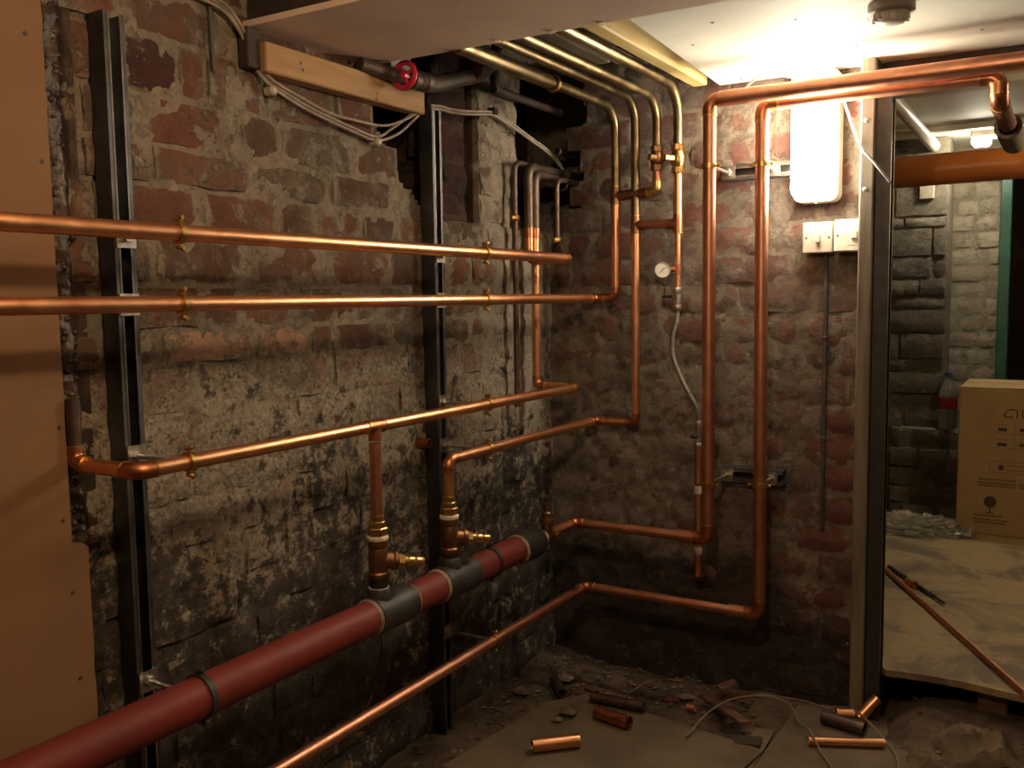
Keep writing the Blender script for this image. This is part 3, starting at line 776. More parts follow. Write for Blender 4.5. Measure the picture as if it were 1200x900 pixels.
# ------------------------------------------------------------------ red manifold
rm = thing('red_header_pipe', (PX, -1.0, .39), 'thick red header pipe with dark couplings and brass valves, low along the left wall', 'header pipe')
RR, RZ = .0365, .428
def rseg(a, b): MB().cyl((PX, a, RZ), (PX, b, RZ), RR, 26).build('red_tube', 'red_pipe', rm)
rseg(-2.6, -1.02); rseg(-.925, -.80); rseg(-.655, -.535); rseg(-.535, -.43)
def coupling(a, b, name='coupling', jut=(1, 1)):
    o = MB().lathe((PX, a, RZ), (0, 1, 0), [(0, RR * 1.04), (.004, RR * 1.16), (b - a - .004, RR * 1.16), (b - a, RR * 1.04)], 26).build(name, 'iron_coupling', rm)
    for f, y, s in ((jut[0], a, -1), (jut[1], b, 1)):
        if f: MB().lathe((PX, y, RZ), (0, s, 0), [(0, RR * 1.12), (.007, RR * 1.03)], 26).build('jute_seal', 'jute', o)
    return o
t1 = coupling(-1.045, -.915, 'threaded_tee'); t2 = coupling(-.795, -.66, 'threaded_tee', (1, 0)); t3 = coupling(-.43, -.335, 'reducer', (1, 0))
MB().lathe((PX, -.335, RZ), (0, 1, 0), [(0, RR * 1.12), (.02, .028), (.025, .024)], 24).build('cone', 'iron_coupling', t3)
def manifold_valve(y, zb):
    vt = MB().lathe((PX, y, RZ + RR * .9), (0, 0, 1), [(0, .028), (.022, .027), (.026, .024)], 22).build('boss', 'iron_coupling', rm)
    MB().lathe((PX, y, zb), (0, 0, 1), [(0, .0225), (.006, .0235), (.009, .0225)], 20).build('ptfe_seal', 'ptfe', vt)
    MB().lathe((PX, y, zb + .009), (0, 0, 1), [(0, .0195), (.022, .0195)], 20).build('nipple', 'black', vt)
    mb = MB(); mb.lathe((PX, y, zb + .030), (0, 0, 1), [(0, .0225), (.010, .0225), (.014, .0195), (.024, .0215), (.055, .0215), (.066, .0195), (.070, .0225), (.082, .0225)], 20)
    dd = V((.55, .80, -.16)).normalized(); c = V((PX, y, zb + .068)) 
    mb.lathe(c, dd, [(0, .019), (.030, .018), (.033, .021), (.042, .021)], 18)
    bd = mb.build('valve_body', 'bronze', rm)
    m2 = MB(); hexn(m2, c + dd * .042, dd, .014, .018); m2.lathe(c + dd * .056, dd, [(0, .0115), (.010, .0115), (.012, .0135), (.016, .0115), (.026, .0115), (.028, .0135), (.032, .0115), (.046, .0115), (.046, .008), (.03, .008)], 14, True, True)
    m2.build('hose_tail', 'brass', bd)
    MB().lathe((PX, y, zb + .113), (0, 0, 1), [(0, .0225), (.006, .0235), (.009, .022)], 20).build('ptfe_seal', 'ptfe', bd)
    m3 = MB(); hexn(m3, (PX, y, zb + .122), (0, 0, 1), .018, .022); m3.lathe((PX, y, zb + .140), (0, 0, 1), [(0, .0175), (.012, .0175), (.014, .0155), (.026, .0155)], 18); m3.build('union_nut', 'brass', bd)
manifold_valve(-1.012, .478); manifold_valve(-.745, .468)
# end fitting with drain cock
mb = MB(); hexn(mb, (PX, -.312, RZ), (0, 1, 0), .012, .026); ef = mb.build('end_nut', 'brass', rm)
MB().lathe((PX, -.300, RZ), (0, 1, 0), [(0, .021), (.006, .022), (.009, .021)], 18).build('ptfe_seal', 'ptfe', ef)
mb = MB(); mb.lathe((PX, -.292, RZ), (0, 1, 0), [(0, .018), (.05, .018)], 18); mb.lathe((PX, -.265, RZ + .005), (0, 0, 1), [(0, .016), (.03, .016), (.033, .022), (.045, .022), (.048, .014), (.062, .014), (.066, .010), (.09, .010)], 14)
ef2 = mb.build('drain_cock', 'bronze', rm); mb = MB(); hexn(mb, (PX, -.243, RZ), (0, 1, 0), .016, .021); mb.build('union_nut', 'brass', ef2)

# ------------------------------------------------------------------ pipe brackets
def bracket(c, axis, n, dist, r, lab, rodm='zinc', ringm='brass', plate=True):
    """split ring round a pipe at c; n points from pipe to the strut"""
    c = V(c); axis = V(axis).normalized(); n = V(n).normalized(); s = axis.cross(n).normalized()
    end = c + n * dist
    root = thing('pipe_bracket', tuple(end), lab, 'pipe bracket', 'pipe brackets')
    mb = MB(); wd = .006
    mb.lathe(c - axis * wd, axis, [(0, r + .0008), (0, r + .004), (2 * wd, r + .004), (2 * wd, r + .0008), (0, r + .0008)], 24, False, False)
    for q in (-1, 1):
        p = c + s * q * (r + .009)
        mb.lathe(p - n * .006, n, [(0, .0042), (.012, .0042)], 10)
    ring = mb.build('ring', ringm, root)
    for q in (-1, 1):
        p = c + s * q * (r + .011) - n * .005
        MB().lathe(p, -n, [(0, .0045), (.004, .0045), (.006, .003)], 10).build('screw', ringm, ring)
    MB().cyl(c + n * (r + .003), end, .0042, 10).build('rod', rodm, root)
    mb = MB(); hexn(mb, c + n * (r + .002), n, .009, .008); mb.build('nut', 'brass', root)
    if plate:
        m = MB(); h = .019; k = axis * h; l = s * h
        b0 = end - n * .003
        m.add([b0 - k - l, b0 + k - l, b0 + k + l, b0 - k + l, b0 - k - l + n * .003, b0 + k - l + n * .003, b0 + k + l + n * .003, b0 - k + l + n * .003],
              [(0, 1, 2, 3), (4, 7, 6, 5), (0, 4, 5, 1), (1, 5, 6, 2), (2, 6, 7, 3), (3, 7, 4, 0)])
        pl_ = m.build('plate', 'zinc', root)
        mm = MB(); hexn(mm, end - n * .003, -n, .008, .010); mm.build('nut', 'zinc', pl_)
    return root
SX = .0024
Ya, Yb = -1.495, -.568
yax, nx = (0, 1, 0), (-1, 0, 0)
bracket((PX, Ya, 1.216), yax, nx, PX - SX, R28, 'brass ring bracket holding the uppermost pipe at the left strut')
bracket((PX, Ya, 1.10), yax, nx, PX - SX, R28 * .95, 'brass ring bracket holding the second pipe at the left strut')
bracket((PX, Ya, .836), yax, nx, PX - SX, R28 * .93, 'ring bracket with a shiny rod holding the third pipe at the left strut')
bracket((PX, Ya, RZ), yax, nx, PX - SX, RR, 'large dark ring bracket round the red header pipe at the left strut', ringm='iron_coupling')
bracket((PX, Yb, 1.216), yax, nx, PX - SX, R28, 'brass ring bracket holding the uppermost pipe at the middle strut')
bracket((PX, Yb, 1.10), yax, nx, PX - SX, R28 * .95, 'brass ring bracket holding the second pipe at the middle strut')
bracket((PX, Yb, .836), yax, nx, PX - SX, R28 * .93, 'ring bracket with a rod holding the third pipe at the middle strut')
bracket((PX, Yb, .722), yax, nx, PX - SX, R28 * .93, 'ring bracket holding the pipe from the farther valve at the middle strut')
bracket((PX, Yb, RZ), yax, nx, PX - SX, RR, 'large dark ring bracket round the red header pipe near its far end', ringm='iron_coupling')
bracket((.148, Yb, .222), yax, nx, .148 - SX, R28, 'ring bracket with a long rod holding the lowest pipe near the floor')
bracket((.5575, -.10, .586), (0, 0, 1), (0, 1, 0), .162, R35, 'ring bracket on the left thick riser at the lower short strut')
bracket((.685, -.046, .586), (0, 0, 1), (0, 1, 0), .108, R35, 'ring bracket on the right thick riser at the lower short strut')
bracket((.556, -.10, 1.447), (0, 0, 1), (0, 1, 0), .162, R35, 'ring bracket on the left thick riser at the upper short strut')
bracket((.682, -.046, 1.447), (0, 0, 1), (0, 1, 0), .108, R35, 'ring bracket on the right thick riser beside the bright lamp')

# ------------------------------------------------------------------ bulkhead lamp
lp = thing('bulkhead_lamp', (.797, BY, 1.35), 'glaring white bulkhead lamp on the back wall above the light switches', 'lamp')
def rrect(cx, cz, w_, h_, rad, n=6):
    out = []
    for sx, sz, a0 in ((1, 1, 0), (-1, 1, 90), (-1, -1, 180), (1, -1, 270)):
        for k in range(n + 1):
            a = math.radians(a0 + 90 * k / n); out.append((cx + sx * (w_ / 2 - rad) + rad * math.cos(a), cz + sz * (h_ / 2 - rad) + rad * math.sin(a)))
    return out
def loft(mb, rings):
    k = len(mb.v); n = len(rings[0])
    for rg in rings: mb.v += [V(p) for p in rg]
    for j in range(len(rings) - 1):
        for i in range(n): mb.f.append((k + j * n + i, k + j * n + (i + 1) % n, k + (j + 1) * n + (i + 1) % n, k + (j + 1) * n + i))
    mb.f.append(tuple(k + i for i in range(n))[::-1]); mb.f.append(tuple(k + (len(rings) - 1) * n + i for i in range(n))); return mb
lc = (.797, 1.522)
mb = MB(); loft(mb, [[(x, y, z) for x, z in rrect(*lc, .118 + e, .345 + e, .022)] for y, e in ((BY - .005, 0), (.052, 0), (.048, -.006))]); mb.build('base', 'white_plastic', lp)
mb = MB(); loft(mb, [[(x, y, z) for x, z in rrect(*lc, .110 - e, .335 - e, .026)] for y, e in ((.0475, 0), (.006, .003), (-.012, .014), (-.021, .040))]); mb.build('diffuser', 'lamp_lens', lp)
MB().lathe((.797, .060, 1.351), (0, 0, -1), [(0, .005), (.006, .004)], 10).build('screw', 'zinc', lp)
o = MB().sweep(spline([(.857, .07, 1.63), (.90, .03, 1.52), (.925, .008, 1.47), (.95, .005, 1.44), (.972, .01, 1.41), (.99, .02, 1.385)], 6), .0035, 8).build('grey_cable', 'grey_cable')
tag(o, 'loose grey cable curving from the bright lamp across the timber door post', 'cable')
o = MB().sweep(spline([(.60, .06, 1.672), (.64, .04, 1.69), (.70, .05, 1.692), (.76, .07, 1.68)], 6), .004, 8).build('ceiling_cable', 'cable')
tag(o, 'short pale cable lying over the thick pipe under the ceiling', 'cable')

# ------------------------------------------------------------------ switches and conduit
def switch(x0, x1, z0, z1, lab, m, dep):
    s = thing('light_switch', ((x0 + x1) / 2, BY, z0), lab, 'light switch', 'light switches')
    MB().bbox((x0 + .002, BY - dep + .009, z0 + .002), (x1 - .002, BY - .002, z1 - .002), .004).build('back_box', m, s)
    MB().bbox((x0, BY - dep, z0), (x1, BY - dep + .008, z1), .0035).build('face_plate', m, s)
    return s, BY - dep
a, y = switch(.7605, .8415, 1.213, 1.297, 'older cream light switch with a dolly, left of the pair under the lamp', 'cream_plastic', .040)
MB().bbox((.797, y - .009, 1.240), (.809, y - .0005, 1.266), .003).build('rocker', 'cream_plastic', a)
MB().bbox((.786, y - .0015, 1.238), (.790, y - .0002, 1.268), .0005).build('slot', 'grey_plastic', a)
for x in (.771, .831): MB().lathe((x, y - .0003, 1.255), (0, -1, 0), [(0, .003), (.001, .0025)], 10).build('screw', 'steel', a)
b, y = switch(.8445, .9325, 1.2145, 1.3005, 'newer white light switch with a square rocker, right of the pair beside the post', 'white_plastic', .044)
MB().bbox((.888, y - .007, 1.247), (.906, y - .0005, 1.270), .003).build('rocker', 'white_plastic', b)
for x in (.855, .921): MB().lathe((x, y - .0003, 1.2575), (0, -1, 0), [(0, .003), (.001, .0025)], 10).build('screw', 'steel', b)
for x, z in ((.862, 1.258), (.868, 1.258)): MB().bbox((x, y - .0006, z - .006), (x + .0015, y - .0001, z + .006), .0001).build('print', 'grey_plastic', b)
MB().bbox((.880, y - .0006, 1.230), (.899, y - .0001, 1.232), .0001).build('print', 'grey_plastic', b)
cd_ = thing('conduit', (.818, BY, .44), 'thin dark cable conduit running straight down the back wall from the switches', 'conduit')
MB().bbox((.8125, BY - .012, .445), (.8235, BY - .0005, 1.212), .003).build('cover', 'dark_cable', cd_)
for z in (.98, .70): MB().bbox((.811, BY - .0135, z), (.825, BY - .002, z + .008), .002).build('clip', 'dark_cable', cd_)

# ------------------------------------------------------------------ smoke detector
sd_ = thing('smoke_detector', (1.056, -.42, 1.66), 'round white smoke detector on the white ceiling at the top of the frame', 'smoke detector')
MB().lathe((1.056, -.42, CZ - .0005), (0, 0, -1), [(0, .047), (.016, .047), (.019, .044)], 28).build('base', 'white_plastic', sd_)
MB().lathe((1.056, -.42, CZ - .020), (0, 0, -1), [(0, .036), (.006, .036), (.014, .032), (.020, .026), (.023, .012)], 28).build('cover', 'white_plastic', sd_)
for k in range(12):
    a_ = k * math.pi / 6; c = V((1.056 + .0335 * math.cos(a_), -.42 + .0335 * math.sin(a_), CZ - .0305)); r = Matrix.Rotation(a_, 3, 'Z')
    MB().box(c - V((.003, .0025, .006)), c + V((.003, .0025, .006)), r, c).build('vent_rib', 'cream_plastic', sd_)
for dx, dy in ((-.046, .012), (-.02, .04)):
    MB().lathe((1.056 + dx, -.42 + dy, CZ - .02), (0, 0, -1), [(0, .004), (.005, .003)], 8).build('led', 'clear_plastic', sd_)

# ------------------------------------------------------------------ timber batten, cables on the wall
bt = thing('timber_batten', (-.01, -.9, 1.56), 'pale pine batten fixed to the top of the left wall under the boxed beam', 'batten')
MB().bbox((LX + .002, -1.148, 1.562), (.0, -.614, 1.622), .003).build('board', 'pine', bt)
for y, z in ((-1.05, 1.598), (-1.045, 1.585), (-.80, 1.58), (-.805, 1.567)): MB().lathe((.0002, y, z), (1, 0, 0), [(0, .0035), (.001, .002)], 8).build('nail_head', 'screw', bt)
MB().bbox((LX + .002, -1.185, 1.566), (-.012, -1.150, 1.645), .002).build('end_block', 'dark_wood', bt)
base = [(-1.42, 1.70), (-1.302, 1.675), (-1.226, 1.660), (-1.179, 1.615), (-1.148, 1.564), (-1.102, 1.538), (-1.029, 1.516), (-.95, 1.501), (-.86, 1.487), (-.775, 1.479)]
for k, (dx, dz, tail, lab) in enumerate((
        (.008, .0, [(-.70, 1.505), (-.64, 1.545), (-.60, 1.575)], 'lower pale cable draped along the top of the left wall under the timber batten'),
        (.006, .009, [(-.72, 1.515), (-.655, 1.553), (-.60, 1.582)], 'middle pale cable draped along the top of the left wall under the timber batten'),
        (.012, .012, None, 'upper pale cable sagging separately under the timber batten on the left wall'))):
    pts = [(LX + .008 + dx, y, z + dz) for y, z in base]
    if tail: pts += [(LX + .012 + dx, y, z) for y, z in tail]
    else: pts = pts[:6] + [(LX + .02, -1.03, 1.533), (LX + .022, -.95, 1.515), (LX + .022, -.86, 1.512), (LX + .022, -.76, 1.515), (LX + .022, -.68, 1.54), (LX + .02, -.60, 1.578)]
    tag(MB().sweep(spline(pts, 5), .0033, 8).build('wall_cable', 'cable'), lab, 'cable', 'pale cables on the left wall')
for k, dz in enumerate((0, .008)):
    pts = [(.008, -.60, 1.578 + dz), (.008, -.549, 1.583 + dz), (-.02, -.48, 1.592 + dz), (-.024, -.40, 1.600 + dz), (-.026, -.26, 1.620 + dz), (-.02, -.22, 1.612 + dz), (-.012, -.15, 1.594 + dz), (-.01, -.06, 1.572 + dz), (-.01, .03, 1.552 + dz), (-.01, .12, 1.515 + dz), (-.02, .22, 1.45)]
    tag(MB().sweep(spline(pts, 5), .0034, 8).build('wall_cable', 'cable'), ['lower of two pale cables crossing the white pier toward the corner hole', 'upper of two pale cables crossing the white pier toward the corner hole'][k], 'cable', 'pale cables on the left wall')
o = MB().bbox((LX - .005, -.262, 1.622), (-.015, -.240, 1.642), .003).build('cable_clip', 'black'); tag(o, 'small black cable clip on the white pier', 'clip')
for k, (y, z) in enumerate(((-1.112, 1.532), (-.778, 1.474))):
    o = MB().bbox((LX - .002, y - .009, z - .008), (LX + .026, y + .009, z + .010), .004).build('cable_clip', 'cream_plastic')
    tag(o, ['pale cable clip where the cables turn under the left end of the batten', 'pale cable clip at the lowest point of the wall cables'][k], 'clip')
o = MB().sweep([(LX + .003, -1.255, 1.70), (LX + .003, -1.254, 1.64), (LX + .002, -1.252, 1.58), (LX + .002, -1.250, 1.545)], .0045, 8).build('dark_cable', 'dark_cable')
tag(o, 'short dark cable end hanging straight down the upper left wall', 'cable')

# ------------------------------------------------------------------ gate valve with red wheel and old iron pipe
gv = thing('gate_valve', (.03, -.72, 1.6), 'old gate valve with a bright red hand wheel under the boxed beam', 'valve')
wc = V((.045, -.755, 1.624)); wa = V((.06, -1, .05)).normalized(); u, w_ = perp(wa)
MB().torus(wc, wa, .029, .0065, 28, 10).build('hand_wheel', 'red_wheel', gv)
mb = MB()
for k in range(4):
    a_ = k * math.pi / 2 + .4; mb.cyl(wc, wc + (u * math.cos(a_) + w_ * math.sin(a_)) * .030, .0038, 8)
mb.lathe(wc - wa * .006, wa, [(0, .009), (.014, .008)], 10); mb.build('spokes', 'red_wheel', gv)
mb = MB(); mb.lathe(wc, -wa, [(0, .006), (.02, .006), (.022, .013), (.036, .015), (.038, .02), (.05, .02)], 14); vbp = wc - wa * .06
mb.lathe(vbp - V((0, .03, 0)), (0, 1, .1), [(0, .022), (.014, .022), (.016, .018), (.03, .024), (.045, .018), (.05, .022), (.066, .022)], 14); mb.build('valve_body', 'iron', gv)
MB().sweep(spline([vbp + V((0, .02, 0)), (.028, -.60, 1.637), (.028, -.50, 1.668), (.03, -.43, 1.69), (.05, -.38, 1.73), (.08, -.36, 1.80)], 6), .021, 14).build('iron_pipe', 'iron', gv)
MB().cyl(vbp + V((-.005, -.02, 0)), (.0, -.86, 1.635), .016, 12).build('iron_pipe', 'iron', gv)
o = MB().lathe((.045, -.47, 1.70), (0, 1, .2), [(0, .012), (.01, .03), (.03, .034), (.04, .03), (.06, .012)], 14).build('old_valve', 'iron'); tag(o, 'blackened old valve body in the shadows above the iron pipe', 'valve')

# ------------------------------------------------------------------ the room beyond the doorway
FF = .09
struct(MB().box((.2, 2.10, -.1), (.905, 2.3, 1.95)).build('wall_far', 'mortar_far'))
wf = bpy.data.objects['wall_far']
CF = [1.87, 1.76, 1.66, 1.59, 1.45, 1.40, 1.27, 1.17, 1.09, 1.03, .92, .80, .74, .64, .58, .47, .40, .30, .24, .12, .06]
lay(wf, Bricks('brick_far', 1.4), CF, .55, .90, lambda u, z: ((u, 2.10 - random.uniform(.004, .02), z), 0, True), long_=.30, short=.16, gap=.012)
struct(MB().box((.80, 2.401, -.1), (1.095, 2.55, 1.95)).build('wall_pier', 'mortar_pier'))
wp = bpy.data.objects['wall_pier']
lay(wp, Bricks('brick_pier', 1.2), [1.86 - .0785 * k for k in range(23)], .80, 1.093, lambda u, z: ((u, 2.402 - random.uniform(.003, .012), z), 0, True), long_=.20, short=.10, gap=.010)
struct(MB().bbox((1.097, 2.36, -.1), (1.145, 2.46, 1.86), .004).build('door_1', 'green_paint'))
struct(MB().box((1.1, 3.4, -.1), (2.5, 3.5, 1.95)).build('wall_far_back', 'dark_wood'))  # coloured dark to carry the unlit depth of the opening
struct(MB().box((.20, .24, -.1), (.30, 2.10, 1.95)).build('wall_far_left', 'mortar_far'))
struct(MB().box((2.4, .24, -.1), (2.5, 3.4, 1.95)).build('wall_far_right', 'mortar_far'))
fc = struct(MB().box((.3, .22, 1.80), (2.4, 3.4, 1.84)).build('ceiling_far', 'ceiling_paint'))
MB().bbox((.3, .90, 1.772), (2.4, .98, 1.7995), .003).build('ceiling_batten', 'ceiling_paint', fc)
MB().bbox((.3, 1.79, 1.775), (2.4, 1.85, 1.7995), .003).build('ceiling_batten', 'ceiling_paint', fc)
o = MB().sweep(spline([(.83, .98, 1.785), (.845, 1.25, 1.765), (.845, 1.7, 1.757), (.835, 2.45, 1.765)], 6), .026, 12).build('ceiling_duct', 'white_plastic'); tag(o, 'white round duct running away under the far room ceiling', 'duct')
fl_ = thing('strip_lamp', (1.05, 2.0, 1.73), 'small lit strip lamp under the far room ceiling above the orange pipe', 'lamp')
MB().bbox((1.00, 1.93, 1.757), (1.115, 2.02, 1.799), .006).build('housing', 'white_plastic', fl_)
MB().bbox((1.005, 1.934, 1.727), (1.075, 2.016, 1.7565), .008).build('tube', 'far_lens', fl_)
MB().bbox((1.03, 2.25, 1.66), (1.20, 2.33, 1.70), .005).build('junction_box', 'grey_plastic', fl_)
od = thing('drain_pipe', (1.2, 1.1, 1.48), 'thick orange plastic drain pipe crossing the far room below the ceiling', 'drain pipe')
MB().cyl((.31, 1.10, 1.530), (2.39, 1.10, 1.550), .055, 32).build('tube', 'orange', od)
for k, (x, z, lab) in enumerate(((1.235, 1.545, 'rusty wrapped pipe with grey foam sleeve above the orange drain'), (1.335, 1.619, 'brown wrapped pipe at the right edge beside the foam-sleeved one'))):
    o = thing('lagged_pipe', (x, .4, z - .03), lab, 'pipe')
    MB().cyl((x, .0, z), (x, .60, z), .0215, 16).build('wrap', 'rust_wrap', o)
    MB().hollow((x, .31, z - .004), (x, .62, z - .004), .034, .010).build('foam_sleeve', 'foam', o)
# raised chipboard deck
deck = [(.40, .26), (.90, .25), (1.0, .058), (1.04, .066), (1.10, .072), (1.18, .073), (1.25, .064), (1.33, .052), (1.70, .02), (2.39, .02), (2.39, 3.39), (.31, 3.39), (.31, .26)]
mb = MB(); n = len(deck)
for z in (FF - .018, FF):
    for x, y in deck: mb.v.append(V((x, y, z)))
for i in range(n): mb.f.append((i, (i + 1) % n, n + (i + 1) % n, n + i))
mb.f.append(tuple(range(n))[::-1]); mb.f.append(tuple(n + i for i in range(n)))
struct(mb.build('floor_deck', 'chipboard'))
o = MB().bbox((1.222, .10, -.03), (1.292, .16, FF - .0185), .005).build('timber_block', 'plank'); tag(o, 'brown timber block propping the edge of the chipboard floor', 'block')
o = MB().bbox((1.0, .30, -.02), (1.9, .36, FF - .0185), .005).build('timber_bearer', 'dark_wood'); tag(o, 'dark timber bearer lying under the chipboard floor', 'timber')
# carton
cb = thing('cardboard_box', (1.3, 2.05, FF), 'large plain brown cardboard carton with dark print standing in the far room', 'box')
bx0, bx1, by0, by1, bz = 1.005, 1.62, 1.75, 2.15, .712
MB().bbox((bx0, by0, FF + .001), (bx1, by1, bz - .008), .004).build('body', 'cardboard', cb)
MB().bbox((bx0 + .002, by0 + .002, bz - .007), (bx1 - .002, by0 + .198, bz - .002), .0015).build('flap', 'cardboard', cb)
MB().bbox((bx0 + .002, by0 + .202, bz - .007), (bx1 - .002, by1 - .002, bz), .0015).build('flap', 'cardboard', cb)
def text(s, x, z, size, mat, shear=0):
    c = bpy.data.curves.new('print', 'FONT'); c.body = s; c.size = size; c.extrude = .0003; c.shear = shear
    tmp = bpy.data.objects.new('tmp_print', c); COL.objects.link(tmp)
    bpy.context.view_layer.update()
    me = bpy.data.meshes.new_from_object(tmp.evaluated_get(bpy.context.evaluated_depsgraph_get())); bpy.data.objects.remove(tmp)
    me.materials.clear(); me.materials.append(MT[mat])
    o = bpy.data.objects.new('print', me); COL.objects.link(o); o.parent = cb
    o.location = V((x, by0 - .0006, z)) - ORG[cb]; o.rotation_euler = (math.pi / 2, 0, 0)
text('C', 1.162, .588, .054, 'ink', .5); text('.10', 1.196, .588, .054, 'ink')
def bar(x0, x1, z0, z1, m='faint_ink'): MB().box((x0, by0 - .0008, z0), (x1, by0 - .0001, z1)).build('print', m, cb)
for k in range(2):
    z = .545 - k * .062
    bar(1.145, 1.19, z + .012, z + .015); bar(1.153, 1.186, z - .014, z, 'ink'); bar(1.232, 1.26, z - .012, z + .001, 'ink'); bar(1.145, 1.30, z - .024, z - .022)
bar(1.212, 1.214, .46, .57)
bar(1.125, 1.27, .402, .404); bar(1.125, 1.27, .356, .358); bar(1.125, 1.127, .358, .402); bar(1.160, 1.178, .369, .390, 'ink'); bar(1.185, 1.27, .388, .391); bar(1.185, 1.27, .368, .371)
for z in (.322, .308, .296): bar(1.085, 1.225, z, z + .008); 
bar(1.235, 1.30, .308, .316); bar(1.235, 1.30, .296, .304)
MB().lathe((1.133, by0 - .0001, .232), (0, -1, 0), [(0, .024), (.0008, .024)], 16).build('print', 'ink', cb); bar(1.130, 1.136, .185, .21, 'ink'); bar(1.118, 1.148, .183, .187, 'ink')
for z, x0, x1 in ((.170, 1.075, 1.18), (.152, 1.07, 1.205), (.140, 1.075, 1.195)): bar(x0, x1, z, z + .007)
# bottle on a brick ledge
wlg = struct(MB().bbox((.72, 2.02, .06), (1.0, 2.10, .486), .01).build('wall_ledge', 'mortar_far'))
lay(wlg, Bricks('brick_far', 1.4), [.49, .40, .31, .22, .14, .06], .70, 1.0, lambda u, z: ((u, 2.018 - random.uniform(0, .03), z), 0, True), long_=.22, short=.12, gap=.012)
bo = thing('plastic_bottle', (.93, 1.99, .49), 'clear plastic drink bottle with blue cap and red label beside the carton', 'bottle')
bc = V((.93, 2.055, .492))
MB().lathe(bc, (0, 0, 1), [(0, .036), (.004, .041), (.05, .041), (.065, .039), (.08, .041), (.14, .041), (.165, .038), (.20, .026), (.222, .014), (.235, .0135)], 22).build('body', 'bottle_plastic', bo)
MB().lathe(bc + V((0, 0, .236)), (0, 0, 1), [(0, .0165), (.017, .0165), (.019, .014)], 16).build('cap', pm('blue_cap', (.04, .05, .24), None, 10, .4), bo)
MB().lathe(bc + V((0, 0, .088)), (0, 0, 1), [(0, .0416), (.05, .0416)], 22, False, False).build('wrapper', pm('red_label', (.40, .03, .035), (.3, .02, .03), 14, .5), bo)
# clear plastic bag and roll
def crumple(c, rx, ry, rz, seed, amp, nu=26, nv=14):
    mb = MB(); c = V(c)
    for j in range(nv + 1):
        ph = math.pi / 2 * j / nv
        for i in range(nu):
            th = 2 * math.pi * i / nu
            d = V((math.cos(th) * math.cos(ph), math.sin(th) * math.cos(ph), math.sin(ph)))
            k = 1 + amp * mnoise.noise(d * 3.2 + V((seed, 0, 0))) + amp * .6 * abs(mnoise.noise(d * 8 + V((0, seed, 0))))
            mb.v.append(c + V((d.x * rx * k, d.y * ry * k, max(0, d.z * rz * k))))
    for j in range(nv):
        for i in range(nu): mb.f.append((j * nu + i, j * nu + (i + 1) % nu, (j + 1) * nu + (i + 1) % nu, (j + 1) * nu + i))
    mb.f.append(tuple(range(nu))[::-1]); return mb
tag(crumple((.86, 1.66, FF + .001), .18, .09, .075, 3, .35, 40, 18).build('plastic_bag', 'film', angle=25), 'crumpled clear plastic bag lying against the far wall', 'plastic bag')
o = thing('tape_roll', (1.045, 1.69, FF), 'round clear roll lying on the floor between the plastic bag and the carton', 'roll')
MB().lathe((1.045, 1.675, FF + .001), (0, .25, 1), [(0, .022), (0, .045), (.035, .045), (.035, .022), (0, .022)], 24, False, False).build('roll', 'film', o)
MB().lathe((1.045, 1.675, FF + .003), (0, .25, 1), [(0, .018), (0, .0215), (.031, .0215), (.031, .018), (0, .018)], 20, False, False).build('core', 'grey_plastic', o)
# white box on far wall
o = MB().bbox((.785, 2.075, 1.525), (.848, 2.0885, 1.615), .004).build('junction_box', 'cream_plastic'); tag(o, 'small cream junction box on the far wall below the orange pipe', 'box')
# long copper pipe and drill bit on the deck
o = thing('copper_length', (1.1, .5, FF), 'long thin copper pipe lying diagonally across the chipboard floor', 'copper pipe')
a_, b_ = V((.852, .995, FF + .0092)), V((1.345, .02, FF + .0092)); d = (b_ - a_)
MB().hollow(a_, b_ + d * .25, .0085).build('tube', 'copper_matt', o)
db = thing('drill_bit', (.96, .88, FF), 'long dark masonry drill bit lying beside the thin copper pipe on the chipboard', 'drill bit')
a_, b_ = V((.852, 1.05, FF + .009)), V((1.075, .70, FF + .009)); d = (b_ - a_).normalized(); L = (b_ - a_).length; u, w_ = perp(d)
MB().cyl(a_, b_ - d * .06, .006, 10).build('shaft', 'steel', db); MB().cyl(b_ - d * .06, b_, .0045, 10).build('shank', 'steel', db)
MB().sweep([a_ + d * (L - .06) * t / 90 + (u * math.cos(t * .75) + w_ * math.sin(t * .75)) * .0055 for t in range(91)], .0032, 6).build('flute', 'steel', db)
o = MB().hollow((.940, .875, FF + .014), (.968, .838, FF + .014), .0135).build('copper_ring', 'copper'); tag(o, 'short copper coupling ring beside the drill bit on the chipboard', 'coupling')

# ------------------------------------------------------------------ things on the cellar floor
def sheet(name, poly, z, t, tilt, lab, m='sheet'):
    mb = MB(); n = len(poly); c = V((sum(p[0] for p in poly) / n, sum(p[1] for p in poly) / n, z))
    pts = []
    for i in range(n):
        a, b = V((*poly[i], z)), V((*poly[(i + 1) % n], z))
        for k in range(6):
            p = a.lerp(b, k / 6); p += V((.003 * mnoise.noise(p * 31), .003 * mnoise.noise(p * 37 + V((5, 0, 0))), 0)); pts.append(p)
    R_ = Matrix.Rotation(tilt[0], 3, 'X') @ Matrix.Rotation(tilt[1], 3, 'Y'); N = len(pts)
    for dz in (-t, 0):
        for p in pts: mb.v.append(R_ @ (p + V((0, 0, dz)) - c) + c)
    for i in range(N): mb.f.append((i, (i + 1) % N, N + (i + 1) % N, N + i))
    mb.f.append(tuple(range(N))[::-1]); mb.f.append(tuple(N + i for i in range(N)))
    return tag(mb.build(name, m), lab, 'sheet')
sheet('board_sheet', [(.10, -.74), (.150, -.290), (.226, -.185), (.766, -.270), (.70, -.75)], -.050, .010, (0, 0), 'dull brown board sheet on the floor under the bright copper offcut')
